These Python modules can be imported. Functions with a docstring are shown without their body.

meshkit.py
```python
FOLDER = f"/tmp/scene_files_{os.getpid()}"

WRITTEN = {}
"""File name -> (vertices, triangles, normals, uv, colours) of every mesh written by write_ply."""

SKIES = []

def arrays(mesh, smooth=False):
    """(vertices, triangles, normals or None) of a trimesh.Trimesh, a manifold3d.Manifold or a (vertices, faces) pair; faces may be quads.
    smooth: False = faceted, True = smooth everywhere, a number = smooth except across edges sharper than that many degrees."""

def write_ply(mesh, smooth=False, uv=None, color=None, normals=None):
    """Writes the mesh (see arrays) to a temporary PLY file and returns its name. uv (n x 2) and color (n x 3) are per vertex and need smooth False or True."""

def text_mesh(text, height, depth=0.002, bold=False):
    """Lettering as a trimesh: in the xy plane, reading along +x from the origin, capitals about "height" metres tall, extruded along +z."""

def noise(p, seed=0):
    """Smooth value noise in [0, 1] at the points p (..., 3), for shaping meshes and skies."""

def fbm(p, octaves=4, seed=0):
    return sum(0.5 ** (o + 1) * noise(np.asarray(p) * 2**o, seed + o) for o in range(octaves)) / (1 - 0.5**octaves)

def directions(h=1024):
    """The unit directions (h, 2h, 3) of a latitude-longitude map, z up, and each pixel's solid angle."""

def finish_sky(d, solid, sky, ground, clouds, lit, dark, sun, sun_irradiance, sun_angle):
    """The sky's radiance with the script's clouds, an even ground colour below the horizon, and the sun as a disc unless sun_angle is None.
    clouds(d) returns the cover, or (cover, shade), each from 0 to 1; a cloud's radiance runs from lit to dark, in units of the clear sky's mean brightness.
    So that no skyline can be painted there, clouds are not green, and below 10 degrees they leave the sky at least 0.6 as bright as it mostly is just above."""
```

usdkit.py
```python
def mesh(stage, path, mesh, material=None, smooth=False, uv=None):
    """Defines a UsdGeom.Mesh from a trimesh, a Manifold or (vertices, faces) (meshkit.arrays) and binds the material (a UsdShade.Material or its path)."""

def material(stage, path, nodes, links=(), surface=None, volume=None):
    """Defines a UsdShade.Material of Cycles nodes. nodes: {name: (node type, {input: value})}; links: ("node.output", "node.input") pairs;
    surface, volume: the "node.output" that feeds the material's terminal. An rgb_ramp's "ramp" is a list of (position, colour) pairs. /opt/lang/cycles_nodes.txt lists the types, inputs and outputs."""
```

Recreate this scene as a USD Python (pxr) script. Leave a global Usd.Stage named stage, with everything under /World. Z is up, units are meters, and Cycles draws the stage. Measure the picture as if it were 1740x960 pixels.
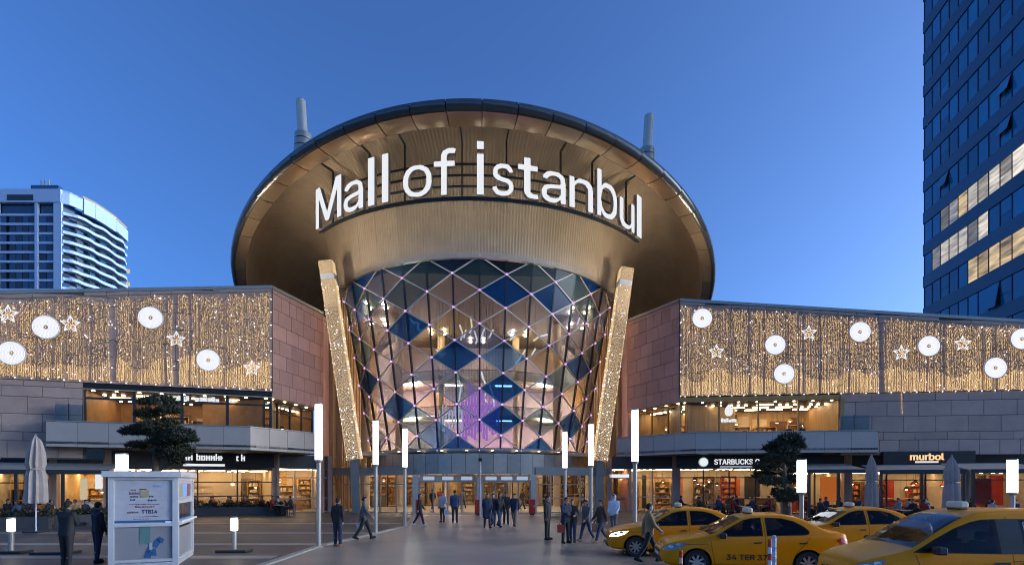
import math, random
import numpy as np, trimesh, manifold3d, usdkit, meshkit
from pxr import Usd, UsdGeom, UsdLux, UsdShade, Gf, Sdf
from shapely.geometry import Polygon

stage = Usd.Stage.CreateInMemory()
UsdGeom.SetStageUpAxis(stage, 'Z'); UsdGeom.SetStageMetersPerUnit(stage, 1.0)
UsdGeom.Xform.Define(stage, '/World'); UsdGeom.Scope.Define(stage, '/World/Looks')
rng = random.Random(7); nrg = np.random.default_rng(7)

# ---------------------------------------------------------------- camera
EYE, FPX, YAW, HORIZON = 2.3, 900.0, 0.0664, 820.0          # eye height, focal length in photo pixels, yaw to the right, horizon row
cam = UsdGeom.Camera.Define(stage, '/World/camera')
cam.CreateHorizontalApertureAttr(36.0); cam.CreateVerticalApertureAttr(36.0 * 564 / 1024)
cam.CreateFocalLengthAttr(FPX / 1740 * 36.0)
cam.CreateVerticalApertureOffsetAttr((HORIZON - 480) / 1740 * 36.0)
cam.CreateClippingRangeAttr((0.1, 5000.0))
cam.AddTranslateOp().Set((0, 0, EYE)); cam.AddRotateZOp().Set(-math.degrees(YAW)); cam.AddRotateXOp().Set(90)
cam.CreateExposureAttr(1.57)

# ---------------------------------------------------------------- sky and the last of the sun
SUN_EL, SUN_AZ = math.radians(7.0), math.radians(90)       # azimuth clockwise from +y
sky_mat = usdkit.material(stage, '/World/Looks/sky_material', {
    'sky': ('sky_texture', {'sky_type': 'single_scattering', 'sun_disc': False, 'sun_elevation': SUN_EL, 'sun_rotation': SUN_AZ,
                            'altitude': 100.0, 'air_density': 0.68, 'aerosol_density': 4.0, 'ozone_density': 5.5}),
    'bg': ('background_shader', {'strength': 0.15}), 'hs': ('hsv', {'saturation': .97, 'hue': .502})}, [('sky.color', 'hs.color'), ('hs.color', 'bg.color')], surface='bg.background')
dome = UsdLux.DomeLight.Define(stage, '/World/sky')
UsdShade.MaterialBindingAPI.Apply(dome.GetPrim()).Bind(sky_mat)
dome.GetPrim().SetCustomDataByKey('kind', 'structure')
sun = UsdLux.DistantLight.Define(stage, '/World/sun')
sun.CreateIntensityAttr(0.015); sun.CreateAngleAttr(8.0); sun.CreateColorAttr((1.0, 0.85, 0.7))
sun.GetPrim().CreateAttribute('inputs:normalize', Sdf.ValueTypeNames.Bool).Set(True)
sun.AddRotateZOp().Set(-math.degrees(SUN_AZ)); sun.AddRotateXOp().Set(-(90 - math.degrees(SUN_EL)) )

# ---------------------------------------------------------------- helpers
_c, _s = math.cos(YAW), math.sin(YAW)
def at(px, d, py=None):
    """plan point seen in photo column px at depth d in front of the eye (z too, when a row is given)"""
    xc = (px - 870) / FPX * d
    p = (xc * _c + d * _s, -xc * _s + d * _c)
    return np.array(p if py is None else (*p, EYE + (HORIZON - py) / FPX * d))
def ground_depth(py): return EYE * FPX / (py - HORIZON)

_names = {}
def path_for(name, parent):
    base = parent.GetPath().pathString if parent is not None else '/World'
    k = _names.get((base, name), 0); _names[(base, name)] = k + 1
    return f'{base}/{name}' if k == 0 else f'{base}/{name}_{k:03d}'
def tag(o, label=None, cat=None, group=None, kind=None):
    p = o.GetPrim() if hasattr(o, 'GetPrim') else o
    for k, v in (('label', label), ('category', cat), ('group', group), ('kind', kind)):
        if v: p.SetCustomDataByKey(k, v)
    return p
def thing(name, label, cat, loc=(0, 0, 0), rotz=0.0, group=None):
    x = UsdGeom.Xform.Define(stage, path_for(name, None))
    x.AddTranslateOp().Set(tuple(map(float, loc))); x.AddRotateZOp().Set(math.degrees(rotz))
    return tag(x, label, cat, group)
def obj(name, mesh, mat, parent=None, smooth=False, label=None):
    if isinstance(mesh, MB): mesh = mesh.mesh()
    m = usdkit.mesh(stage, path_for(name, parent), mesh, (M.get(mat) or UsdShade.Material.Define(stage, '/World/Looks/' + mat)) if isinstance(mat, str) else mat, smooth=smooth)
    if label: m.GetPrim().SetCustomDataByKey('label', label)
    return m.GetPrim()
def struct(name, mesh, mat, parent=None, **k):
    return tag(obj(name, mesh, mat, parent, **k), kind='structure' if parent is None else None)
def dup(src, loc, rotz, label=None, group=None):
    was = src.GetCustomData()
    r = thing(src.GetName().split('_0')[0], label or was['label'], was['category'], loc, rotz, group or was.get('group'))
    r.GetReferences().AddInternalReference(src.GetPath()); r.SetInstanceable(True)
    return r

class Frame:
    """a vertical plane through two plan points: u runs from a to b, n points to the viewer's side"""
    def __init__(self, a, b, side=(0, 0)):
        self.o = np.array(a, float); d = np.array(b, float) - self.o; self.L = float(np.hypot(*d)); self.u = d / self.L
        n = np.array([self.u[1], -self.u[0]]); self.n = n if np.dot(np.array(side) - self.o, n) > 0 else -n
    def __call__(self, u, z, n=0.0):
        p = self.o + self.u * u + self.n * n
        return np.array([p[0], p[1], z])
    def plan(self, u, n=0.0): return self.o + self.u * u + self.n * n
    def upx(self, px, n=0.0):
        """u where the photo column px meets the plane"""
        r = at(px, 1.0); o = self.o + self.n * n
        A = np.array([[r[0], -self.u[0]], [r[1], -self.u[1]]])
        return float(np.linalg.solve(A, o)[1])
    def zpx(self, px, py, n=0.0):
        p = self.plan(self.upx(px, n), n); d = p[0] * _s + p[1] * _c
        return EYE + (HORIZON - py) / FPX * d

class MB:
    def __init__(self): self.v, self.f, self.n = [], [], 0
    def add(self, v, f):
        v = np.asarray(v, float); f = np.asarray(f, int)
        if f.shape[1] == 4: f = np.vstack([f[:, [0, 1, 2]], f[:, [0, 2, 3]]])
        self.v.append(v); self.f.append(f + self.n); self.n += len(v); return self
    def mesh(self):
        return (np.vstack(self.v), np.vstack(self.f))
    def tm(self, m): return self.add(m.vertices, m.faces)
    def hexa(self, p):
        """eight corners: bottom ring 0-3, top ring 4-7"""
        f = [[0, 3, 2, 1], [4, 5, 6, 7], [0, 1, 5, 4], [1, 2, 6, 5], [2, 3, 7, 6], [3, 0, 4, 7]]
        p = np.asarray(p, float)
        if np.dot(np.cross(p[1] - p[0], p[3] - p[0]), p[4] - p[0]) < 0: f = [x[::-1] for x in f]
        return self.add(p, f)
    def box(self, x0, x1, y0, y1, z0, z1):
        return self.hexa([(x0, y0, z0), (x1, y0, z0), (x1, y1, z0), (x0, y1, z0), (x0, y0, z1), (x1, y0, z1), (x1, y1, z1), (x0, y1, z1)])
    def fbox(self, F, u0, u1, z0, z1, n0, n1, z1b=None):
        """box in a frame; z1b: top height at u1 when the top slopes"""
        zb = z1 if z1b is None else z1b
        return self.hexa([F(u0, z0, n0), F(u1, z0, n0), F(u1, z0, n1), F(u0, z0, n1), F(u0, z1, n0), F(u1, zb, n0), F(u1, zb, n1), F(u0, z1, n1)])
    def tube(self, a, b, r, n=8, r2=None):
        a, b = np.array(a, float), np.array(b, float); w = b - a; w /= np.linalg.norm(w)
        s = np.cross(w, [0, 0, 1.0] if abs(w[2]) < .9 else [1.0, 0, 0]); s /= np.linalg.norm(s); t = np.cross(w, s)
        an = np.arange(n) / n * 2 * np.pi; ring = np.cos(an)[:, None] * s + np.sin(an)[:, None] * t
        r2 = r if r2 is None else r2
        v = np.vstack([a + ring * r, b + ring * r2, a[None], b[None]])
        i = np.arange(n); j = (i + 1) % n
        f = np.vstack([np.c_[i, j, j + n], np.c_[i, j + n, i + n], np.c_[j, i, np.full(n, 2 * n)], np.c_[i + n, j + n, np.full(n, 2 * n + 1)]])
        return self.add(v, f[:, ::-1])
    def bar(self, a, b, w, h, up=(0, 0, 1)):
        """rectangular bar from a to b: w across, h along up"""
        a, b = np.array(a, float), np.array(b, float); d = b - a; d /= np.linalg.norm(d)
        s = np.cross(d, up); s /= np.linalg.norm(s); t = np.cross(s, d)
        c = [(-1, -1), (1, -1), (1, 1), (-1, 1)]
        return self.hexa([a + s * x * w / 2 + t * y * h / 2 for x, y in c] + [b + s * x * w / 2 + t * y * h / 2 for x, y in c])
    def lathe(self, prof, n=16, c=(0, 0, 0), pleat=None):
        prof = np.array(prof, float); an = np.arange(n) / n * 2 * np.pi; rows = []
        for r, z in prof:
            rr = np.full(n, r) if pleat is None else r * (1 + pleat * np.where(np.arange(n) % 2, 1, -1))
            rows.append(np.c_[rr * np.cos(an), rr * np.sin(an), np.full(n, z)])
        v = np.vstack(rows) + np.array(c); m = len(prof); i = np.arange(n); j = (i + 1) % n
        f = np.vstack([np.vstack([np.c_[i + k * n, j + k * n, j + (k + 1) * n], np.c_[i + k * n, j + (k + 1) * n, i + (k + 1) * n]]) for k in range(m - 1)])
        return self.add(v, f)
    def grid(self, P, flip=False):
        P = np.asarray(P, float); a, b = P.shape[:2]; i, j = np.meshgrid(np.arange(a - 1), np.arange(b - 1), indexing='ij'); k = (i * b + j).ravel()
        f = np.c_[k, k + 1, k + b + 1, k + b]
        return self.add(P.reshape(-1, 3), f[:, ::-1] if flip else f)
    def quad(self, a, b, c, d): return self.add([a, b, c, d], [[0, 1, 2, 3]])
    def slab(self, pts, vec):
        """closed prism over a polygon given by its 3-D corners in order (convex), pushed along vec"""
        p = np.asarray(pts, float); n = len(p); q = p + np.asarray(vec, float); f = []
        for k in range(1, n - 1): f += [[0, k + 1, k], [n, n + k, n + k + 1]]
        for k in range(n):
            l = (k + 1) % n; f += [[k, l, n + l], [k, n + l, n + k]]
        return self.add(np.vstack([p, q]), f)
    def plan(self, poly, z0, z1):
        """a plan polygon (any shape) raised from z0 to z1"""
        m = trimesh.creation.extrude_polygon(Polygon(poly).buffer(0), z1 - z0, engine='earcut'); m.apply_translation([0, 0, z0]); return self.tm(m)
    def octa(self, c, r):
        """an eight-sided bulb at each of the points c, radius r (scalar or per point)"""
        c = np.asarray(c, float).reshape(-1, 3); k = len(c); o = np.array([[1, 0, 0], [-1, 0, 0], [0, 1, 0], [0, -1, 0], [0, 0, 1], [0, 0, -1]], float)
        v = (c[:, None] + o[None] * np.broadcast_to(r, k)[:, None, None]).reshape(-1, 3)
        f = np.array([[0, 2, 4], [2, 1, 4], [1, 3, 4], [3, 0, 4], [2, 0, 5], [1, 2, 5], [3, 1, 5], [0, 3, 5]])
        return self.add(v, (f[None] + 6 * np.arange(k)[:, None, None]).reshape(-1, 3))
    def ball(self, c, r, n=2):
        m = trimesh.creation.icosphere(n, 1.0); return self.add(m.vertices * np.broadcast_to(r, 3) + np.array(c), m.faces)
    def rbox(self, x0, x1, y0, y1, z0, z1, r=.02):
        """box with chamfered edges"""
        m = trimesh.creation.box([x1 - x0, y1 - y0, z1 - z0]); c = [(x0 + x1) / 2, (y0 + y1) / 2, (z0 + z1) / 2]
        h = np.array([x1 - x0, y1 - y0, z1 - z0]) / 2; P = []
        for sx in (-1, 1):
            for sy in (-1, 1):
                for sz in (-1, 1):
                    s = np.array([sx, sy, sz])
                    for k in range(3):
                        q = s * h - s * r; q[k] = s[k] * h[k]; P.append(q)
        hull = trimesh.convex.convex_hull(np.array(P)); hull.apply_translation(c); return self.tm(hull)
def text_on(F, text, u, z, h, depth, n, mirror=False, bold=True, width=None):
    """lettering on a frame whose u runs to the left or right in view; reads left to right for the viewer"""
    m = meshkit.text_mesh(text, h, depth, bold); v = m.vertices.copy()
    if width: v[:, 0] *= width / (v[:, 0].max() - v[:, 0].min())
    right = np.array([-F.n[1], F.n[0]])                       # the viewer's right when looking at the plane
    o = F(u, z, n)
    w = np.zeros_like(v); w[:, :2] = o[:2] + v[:, :1] * right + v[:, 2:3] * F.n; w[:, 2] = z + v[:, 1]
    return (w, m.faces)

# ---------------------------------------------------------------- materials
M = {}
def mat(name, nodes, links, surface): M[name] = usdkit.material(stage, '/World/Looks/' + name, nodes, links, surface=surface); return M[name]
def pbr(name, col, rough=.5, metal=0.0, var=.12, scale=3.0, bump=0.0, rand=.0, detail=4.0, coat=0.0, spec=.5, stretch=(1, 1, 1)):
    """plain surface whose tone wanders a little with a noise, and from object to object"""
    c = np.array(col, float)
    if not any(w in name for w in ('blue', 'navy', 'tower', 'flat_', 'print', 'jeans', 'white', 'kiosk', 'skin', 'car_', 'taxi', 'poster')): c = np.minimum(c * [1.14, 1.0, .80], .95)   # warm tint put into the base colours to offset the blue skylight
    nodes = {
        'tc': ('texture_coordinate', {}), 'mp': ('mapping', {'scale': stretch}), 'no': ('noise_texture', {'scale': scale, 'detail': detail, 'roughness': .6}),
        'rp': ('rgb_ramp', {'ramp': [(.25, tuple(c * (1 - var))), (.75, tuple(np.minimum(c * (1 + var), 1)))]}),
        'oi': ('object_info', {}), 'mr': ('map_range', {'from_min': 0.0, 'from_max': 1.0, 'to_min': 1 - rand, 'to_max': 1 + rand}),
        'hs': ('hsv', {}), 'p': ('principled_bsdf', {'roughness': rough, 'metallic': metal, 'coat_weight': coat, 'coat_roughness': .08, 'specular_ior_level': spec})}
    links = [('tc.object', 'mp.vector'), ('mp.vector', 'no.vector'), ('no.fac', 'rp.fac'), ('rp.color', 'hs.color'), ('oi.random', 'mr.value'), ('mr.result', 'hs.value'), ('hs.color', 'p.base_color')]
    if bump:
        nodes['bu'] = ('bump', {'strength': bump, 'distance': .02}); nodes['n2'] = ('noise_texture', {'scale': scale * 6, 'detail': 5.0})
        links += [('mp.vector', 'n2.vector'), ('n2.fac', 'bu.height'), ('bu.normal', 'p.normal')]
    return mat(name, nodes, links, 'p.BSDF')
def emit(name, col, strength):
    return mat(name, {'e': ('emission', {'color': col, 'strength': strength * .66})}, [], 'e.emission')
def glass(name, tint, refl=(.9, .95, 1.0), rough=.02, ior=1.45, body=0.0, bodycol=(.02, .05, .09)):
    """a window pane: tinted see-through mixed with a mirror by fresnel, and with a thin film of its own colour"""
    nodes = {'t': ('transparent_bsdf', {'color': tint}), 'g': ('glossy_bsdf', {'color': refl, 'roughness': rough}), 'fr': ('fresnel', {'IOR': ior}), 'm': ('mix_closure', {})}
    links = [('fr.fac', 'm.fac'), ('t.BSDF', 'm.closure1'), ('g.BSDF', 'm.closure2')]; out = 'm.closure'
    if body:
        nodes |= {'d': ('diffuse_bsdf', {'color': bodycol}), 'm2': ('mix_closure', {'fac': body})}
        links = [('fr.fac', 'm.fac'), ('t.BSDF', 'm2.closure1'), ('d.BSDF', 'm2.closure2'), ('m2.closure', 'm.closure1'), ('g.BSDF', 'm.closure2')]
    return mat(name, nodes, links, out)
# ---- the palette
pbr('stone', (.42, .32, .30), .65, var=.10, scale=1.2, rand=.12, bump=.12)
pbr('stone_back', (.10, .10, .11), .8)
pbr('parapet_metal', (.42, .40, .42), .42, metal=.35, var=.06, scale=.8, rand=.06)
pbr('bronze_soffit', (.39, .35, .31), .72, metal=.04, var=.10, scale=.7, rand=.05, spec=.3)
pbr('rim_panel', (.42, .34, .26), .22, metal=.7, var=.12, scale=.5, rand=.10)
pbr('rim_edge', (.10, .12, .15), .25, metal=.7, var=.1)
pbr('dark_metal', (.045, .05, .06), .4, metal=.5, var=.1)
pbr('grey_metal', (.34, .35, .37), .38, metal=.6, var=.08)
pbr('pale_metal', (.55, .55, .57), .35, metal=.4, var=.06)
pbr('sign_bracket', (.05, .07, .10), .45, metal=.4)
pbr('asphalt', (.25, .215, .195), .36, var=.30, scale=.35, bump=.10, detail=6, spec=.6)
pbr('kerb', (.34, .33, .32), .6, var=.12, bump=.1)
pbr('band', (.30, .285, .27), .55, var=.15, bump=.1)
mat('paving', {'tc': ('texture_coordinate', {}), 'b': ('brick_texture', {'color1': (.068, .060, .055), 'color2': (.104, .092, .084), 'mortar': (.06, .055, .05), 'scale': 1.0, 'mortar_size': .012, 'brick_width': 1.2, 'row_height': .6}),
  'n': ('noise_texture', {'scale': .25, 'detail': 6.0}), 'r': ('rgb_ramp', {'ramp': [(.3, (.62, .62, .63)), (.7, (1.2, 1.16, 1.1))]}), 'mx': ('mix', {'mix_type': 'multiply', 'fac': 1.0}),
  'bu': ('bump', {'strength': .25, 'distance': .01}), 'p': ('principled_bsdf', {'roughness': .48, 'specular_ior_level': .5})},
  [('tc.object', 'b.vector'), ('tc.object', 'n.vector'), ('n.fac', 'r.fac'), ('b.color', 'mx.color1'), ('r.color', 'mx.color2'), ('mx.color', 'p.base_color'), ('b.fac', 'bu.height'), ('bu.normal', 'p.normal')], 'p.BSDF')
pbr('plaster', (.52, .48, .43), .8, var=.06)
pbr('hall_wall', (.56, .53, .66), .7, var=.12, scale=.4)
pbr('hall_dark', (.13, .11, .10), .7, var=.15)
pbr('gold_wood', (.40, .29, .17), .5, var=.25, scale=1.5, stretch=(3, 3, .3))
pbr('floor_tile', (.42, .40, .38), .25, var=.08)
pbr('black_sign', (.012, .012, .014), .45, var=.1)
pbr('fascia_dark', (.055, .06, .075), .5, var=.15, scale=.8)
pbr('white_paint', (.72, .74, .77), .45, var=.05)
pbr('red_paint', (.42, .03, .02), .45, var=.1)
pbr('bulb_wire', (.05, .05, .045), .8)
glass('clear_glass', (.82, .86, .88)); glass('shop_glass', (.92, .93, .93), ior=1.22); glass('rail_glass', (.68, .78, .82), body=.12, bodycol=(.04, .09, .12))
glass('hall_glass', (.70, .72, .78), ior=1.42, body=.10, bodycol=(.10, .10, .12))
glass('blue_glass', (.04, .16, .36), body=.55, bodycol=(.004, .06, .22))
glass('sky_glass', (.20, .38, .58), body=.35, bodycol=(.02, .13, .30))
glass('green_glass', (.36, .46, .46), body=.40, bodycol=(.06, .10, .11))
glass('mist_glass', (.62, .64, .72), ior=1.6, body=.28, bodycol=(.30, .31, .38)); glass('straw_glass', (.74, .66, .50), body=.14, bodycol=(.34, .27, .15)); glass('teal_glass', (.42, .58, .60), body=.25, bodycol=(.10, .19, .21))
glass('slate_glass', (.28, .34, .42), body=.40, bodycol=(.04, .06, .10))
emit('fairy_warm', (1.0, .70, .36), .50); emit('fairy_white', (.86, .90, 1.0), 1.1)
emit('lamp_white', (.92, .94, 1.0), 1.3); emit('sign_white', (.92, .95, 1.0), .46); emit('warm_panel', (1.0, .70, .36), 9.0); emit('warm_bright', (1.0, .78, .48), 9.0)
emit('cool_panel', (.80, .90, 1.0), 3.0); emit('purple_led', (.74, .38, 1.0), .8); emit('purple_tube', (.50, .22, .85), .42); emit('blue_tube', (.55, .68, 1.0), .42)
emit('amber_glow', (1.0, .26, .05), .20); emit('red_glow', (1.0, .10, .04), .4); emit('yellow_sign', (1.0, .76, .40), .5); emit('cream_screen', (1.0, .84, .55), .3)

# ================================================================= ground
g = MB(); g.add([(-900, -60, 0), (900, -60, 0), (900, 1500, 0), (-900, 1500, 0)], [[0, 1, 2, 3]])
struct('plaza_paving', g, 'paving')
# the drive between the two lamp rows, and the taxi lane to the right of it
kerb_left = [at(395, 13.0), at(541.5, 19.0), at(638.5, 24.07), at(690, 27.8), at(706, 38.5)]
road = [at(-700, 4.5), at(250, 10.5), *[p + np.array([.14, 0]) for p in kerb_left], at(912, 39.0), at(975, 29.3), at(1040, 26.2), at(1200, 24.8), at(1500, 24.6), at(2100, 24.0), at(2600, 6.0), at(1400, 1.0)]
g = MB(); m = trimesh.creation.triangulate_polygon(Polygon(road), engine='earcut'); g.add(np.c_[m[0], np.full(len(m[0]), .004)], m[1])
struct('driveway', g, 'asphalt')
g = MB()
for a, b in zip(kerb_left[:-1], kerb_left[1:]): g.bar((*a, .03), (*b, .03), .22, .07)
struct('kerb_strip', g, 'kerb')
g = MB(); far_kerb = [at(1040, 26.4), at(1200, 25.0), at(1500, 24.8), at(2100, 24.2)]
for a, b in zip(far_kerb[:-1], far_kerb[1:]): g.bar((*a, .05), (*b, .05), .25, .11)
struct('pavement_edge', g, 'kerb')
g = MB()
for row in (889, 905, 924, 946):
    d = ground_depth(row); e = np.interp(d, [13, 19, 24.07, 27.8, 38.5], [395, 541.5, 638.5, 690, 706]) - 12
    a, b = at(-400, d), at(e, d); w = .32
    g.add([(a[0], a[1] - w, .004), (b[0], b[1] - w, .004), (b[0], b[1] + w, .004), (a[0], a[1] + w, .004)], [[0, 1, 2, 3]])
struct('paving_band', g, 'band')

# ================================================================= the saucer over the entrance
CX, CY = .20, 50.0
def rimZ(t): c = np.cos(t); return 16.93 + 4.217 * c + 1.926 * c * c
def circ(t, R, z, x0=.30): return np.stack([x0 + R * np.sin(t), CY - R * np.cos(t), z + 0 * t], -1)
saucer = thing('saucer_canopy', 'great tilted bronze saucer roof flaring out above the glass entrance', 'canopy roof', (0, 0, 0))
from scipy.interpolate import PchipInterpolator
RG, ZG = 12.72, 18.30
_rt = np.linspace(-1.5, 1.5, 240); _rp = np.stack([.30 + 20.7 * np.sin(_rt), CY - 20.7 * np.cos(_rt), rimZ(_rt) + .4], -1)
def _dir(p): d = p[..., 0] * _s + p[..., 1] * _c; return (p[..., 0] * _c - p[..., 1] * _s) / d, (p[..., 2] - EYE) / d, d
_ra, _re, _ = _dir(_rp); _o = np.argsort(_ra)
def roof_cap(t, R):
    """highest the roof may rise at radius R before it would stand above the rim when seen from the plaza"""
    p = np.stack([.30 + R * np.sin(t), CY - R * np.cos(t), 0 * t], -1); a, _, d = _dir(p); return np.minimum(EYE + np.interp(a, _ra[_o], _re[_o]) * d - .5, 27.6)
def soffit_point(t, s):
    """t angle, s 0 at the rim's inner edge .. 1 at the top of the glass"""
    ra = 20.7 - (.95 + .65 * max(math.cos(t), 0) ** 3); za = float(rimZ(t)) + .10 - (20.7 - ra) * .10
    zc = 17.9 + 8.0 * math.cos(t * .52)
    xs = [0, .10, .26, .46, .62, .74, .86, 1.0]
    zc = min(zc, min(float(roof_cap(np.array([t]), q)[0]) for q in (16.0, 14.5, 13.2)) - .7); lift = max(zc - ZG, 0)
    R = [ra, ra - .07 * (ra - RG), ra - .22 * (ra - RG), ra - .52 * (ra - RG), ra - .80 * (ra - RG), ra - .92 * (ra - RG), ra - .975 * (ra - RG), RG]
    Z = [za, za + .42 * (zc - za), za + .86 * (zc - za), zc, ZG + .86 * lift, ZG + .62 * lift, ZG + .30 * lift, ZG]
    return PchipInterpolator(xs, R)(s), PchipInterpolator(xs, Z)(s)
NS, NR = 30, 26
A0, A1 = -2.35, 2.35
ss = np.linspace(0, 1, NR)
for k in range(NS):
    rib = 9; tt = np.linspace(A0 + (A1 - A0) * k / NS, A0 + (A1 - A0) * (k + 1) / NS, rib * 4 + 1); P = []
    for i, t in enumerate(tt):
        R, Z = soffit_point(t, ss); dR = (0, .0, .075, .075)[i % 4] * np.clip(ss * 6, 0, 1) * np.clip((1 - ss) * 8, .3, 1)
        P.append(np.stack([.30 * (1 - ss) + CX * ss + (R + dR) * math.sin(t), CY - (R + dR) * math.cos(t), Z], -1))
    g = MB(); g.grid(np.array(P), flip=True); obj('soffit_panel', g, 'bronze_soffit', saucer, smooth=25)
NB = 48
for k in range(NB):
    t = np.linspace(A0 + (A1 - A0) * k / NB + .0012, A0 + (A1 - A0) * (k + 1) / NB - .0012, 5); g = MB()
    ra = 20.7 - (.95 + .65 * np.clip(np.cos(t), 0, 1) ** 3); za = rimZ(t) + .10 - (20.7 - ra) * .10
    g.grid(np.array([circ(t, 20.42, rimZ(t) - .10), circ(t, (20.42 + ra) / 2, (rimZ(t) + za) / 2 - .10), circ(t, ra + .01, za)]))
    obj('rim_panel', g, 'rim_panel', saucer, smooth=40)
    g = MB(); g.grid(np.array([circ(t, R, rimZ(t) + z) for R, z in ((20.44, -.12), (20.58, -.10), (20.72, .05), (20.76, .25), (20.70, .42), (20.5, .50))]), flip=True)
    obj('fascia_panel', g, 'rim_edge', saucer, smooth=60)
t = np.linspace(-math.pi, math.pi, 121); g = MB()
g.grid(np.array([circ(t, 20.52, rimZ(t) + .46), *[circ(t, R, np.maximum(roof_cap(t, R), 17.2)) for R in (19.3, 17.5, 16, 14, 11, 7)], circ(t, 0.05, 0 * t + 26.5)]), flip=True)
g.grid(np.array([circ(t, 20.5, rimZ(t) - .13), circ(t, 20.5, rimZ(t) + .46)]), flip=True)
obj('roof_skin', g, 'rim_edge', saucer, smooth=40)
g = MB(); t = np.linspace(A1, 2 * math.pi + A0, 60)                    # the far side, closed
g.grid(np.array([circ(t, 20.5, rimZ(t) - .1), circ(t, 12.7, 18.3 + 0 * t, CX)]), flip=True); obj('rear_soffit', g, 'bronze_soffit', saucer)

for px, pt_, pb, d, nm in ((511, 172, 236, 47.0, 'left'), (1103, 198, 262, 48.0, 'right')):
    a = at(px + (4 if nm == 'left' else -4), d, pb - 4); b = at(px, d, pt_); base = at(px + (4 if nm == 'left' else -4), d, pb + 12)
    m_ = thing('roof_mast', f'pale cylindrical mast on the saucer roof, near its {nm} shoulder', 'mast', base)
    g = MB(); g.tube(np.array(a) - base - np.array([0, 0, .5]), np.array(b) - base, .43, 18, .42); obj('shaft', g, 'pale_metal', m_, smooth=40)
    g = MB(); g.tube(np.array(b) - base, np.array(b) - base + np.array([0, 0, .12]), .40, 18, .30); obj('cap', g, 'grey_metal', m_)
    for q in range(3):
        g = MB(); z0 = -1.6 + q * .62; g.lathe([(0.001, z0), (.76 - .03 * q, z0), (.78 - .03 * q, z0 + .08), (.78 - .03 * q, z0 + .5), (.70 - .03 * q, z0 + .56), (.001, z0 + .56)], 20, (np.array(a) - base) * [1, 1, 0] + [0, 0, (a - base)[2]]); obj('base_ring', g, 'grey_metal', m_, smooth=40)

# ----------------------------------------------------------------- the lettering hung in front of the soffit
RT, ZT = 16.0, 20.72
sign = thing('illuminated_sign', 'white illuminated mall name in separate letters on a curved frame under the saucer', 'sign')
def on_ring(u, z, n=0.0):
    t = u / RT; return np.array([.44 + (RT + n) * math.sin(t), CY - (RT + n) * math.cos(t), z])
def u_of(px, n=0.0):
    lo, hi = -1.2, 1.2
    for _ in range(40):
        mid = (lo + hi) / 2; p = on_ring(mid * RT, 0, n); x = 870 + FPX * (p[0] * _c - p[1] * _s) / (p[0] * _s + p[1] * _c)
        lo, hi = (mid, hi) if x < px else (lo, mid)
    return lo * RT
pbr('letter_side', (.30, .32, .38), .5)
LET = [('M', 539, 581, 2.85), ('a', 586, 618, 2.0), ('l', 627, 637, 3.15), ('l', 650.5, 660.5, 3.15), ('o', 686, 734, 2.02), ('f', 738, 775, 2.95), ('İ', 810.5, 822, 3.38), ('s', 837, 872, 2.02), ('t', 880, 914, 2.6), ('a', 920, 960, 2.02), ('n', 967, 1006, 2.03), ('b', 1014, 1047, 3.2), ('u', 1052, 1076, 2.0), ('l', 1081, 1088, 3.05)]
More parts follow.
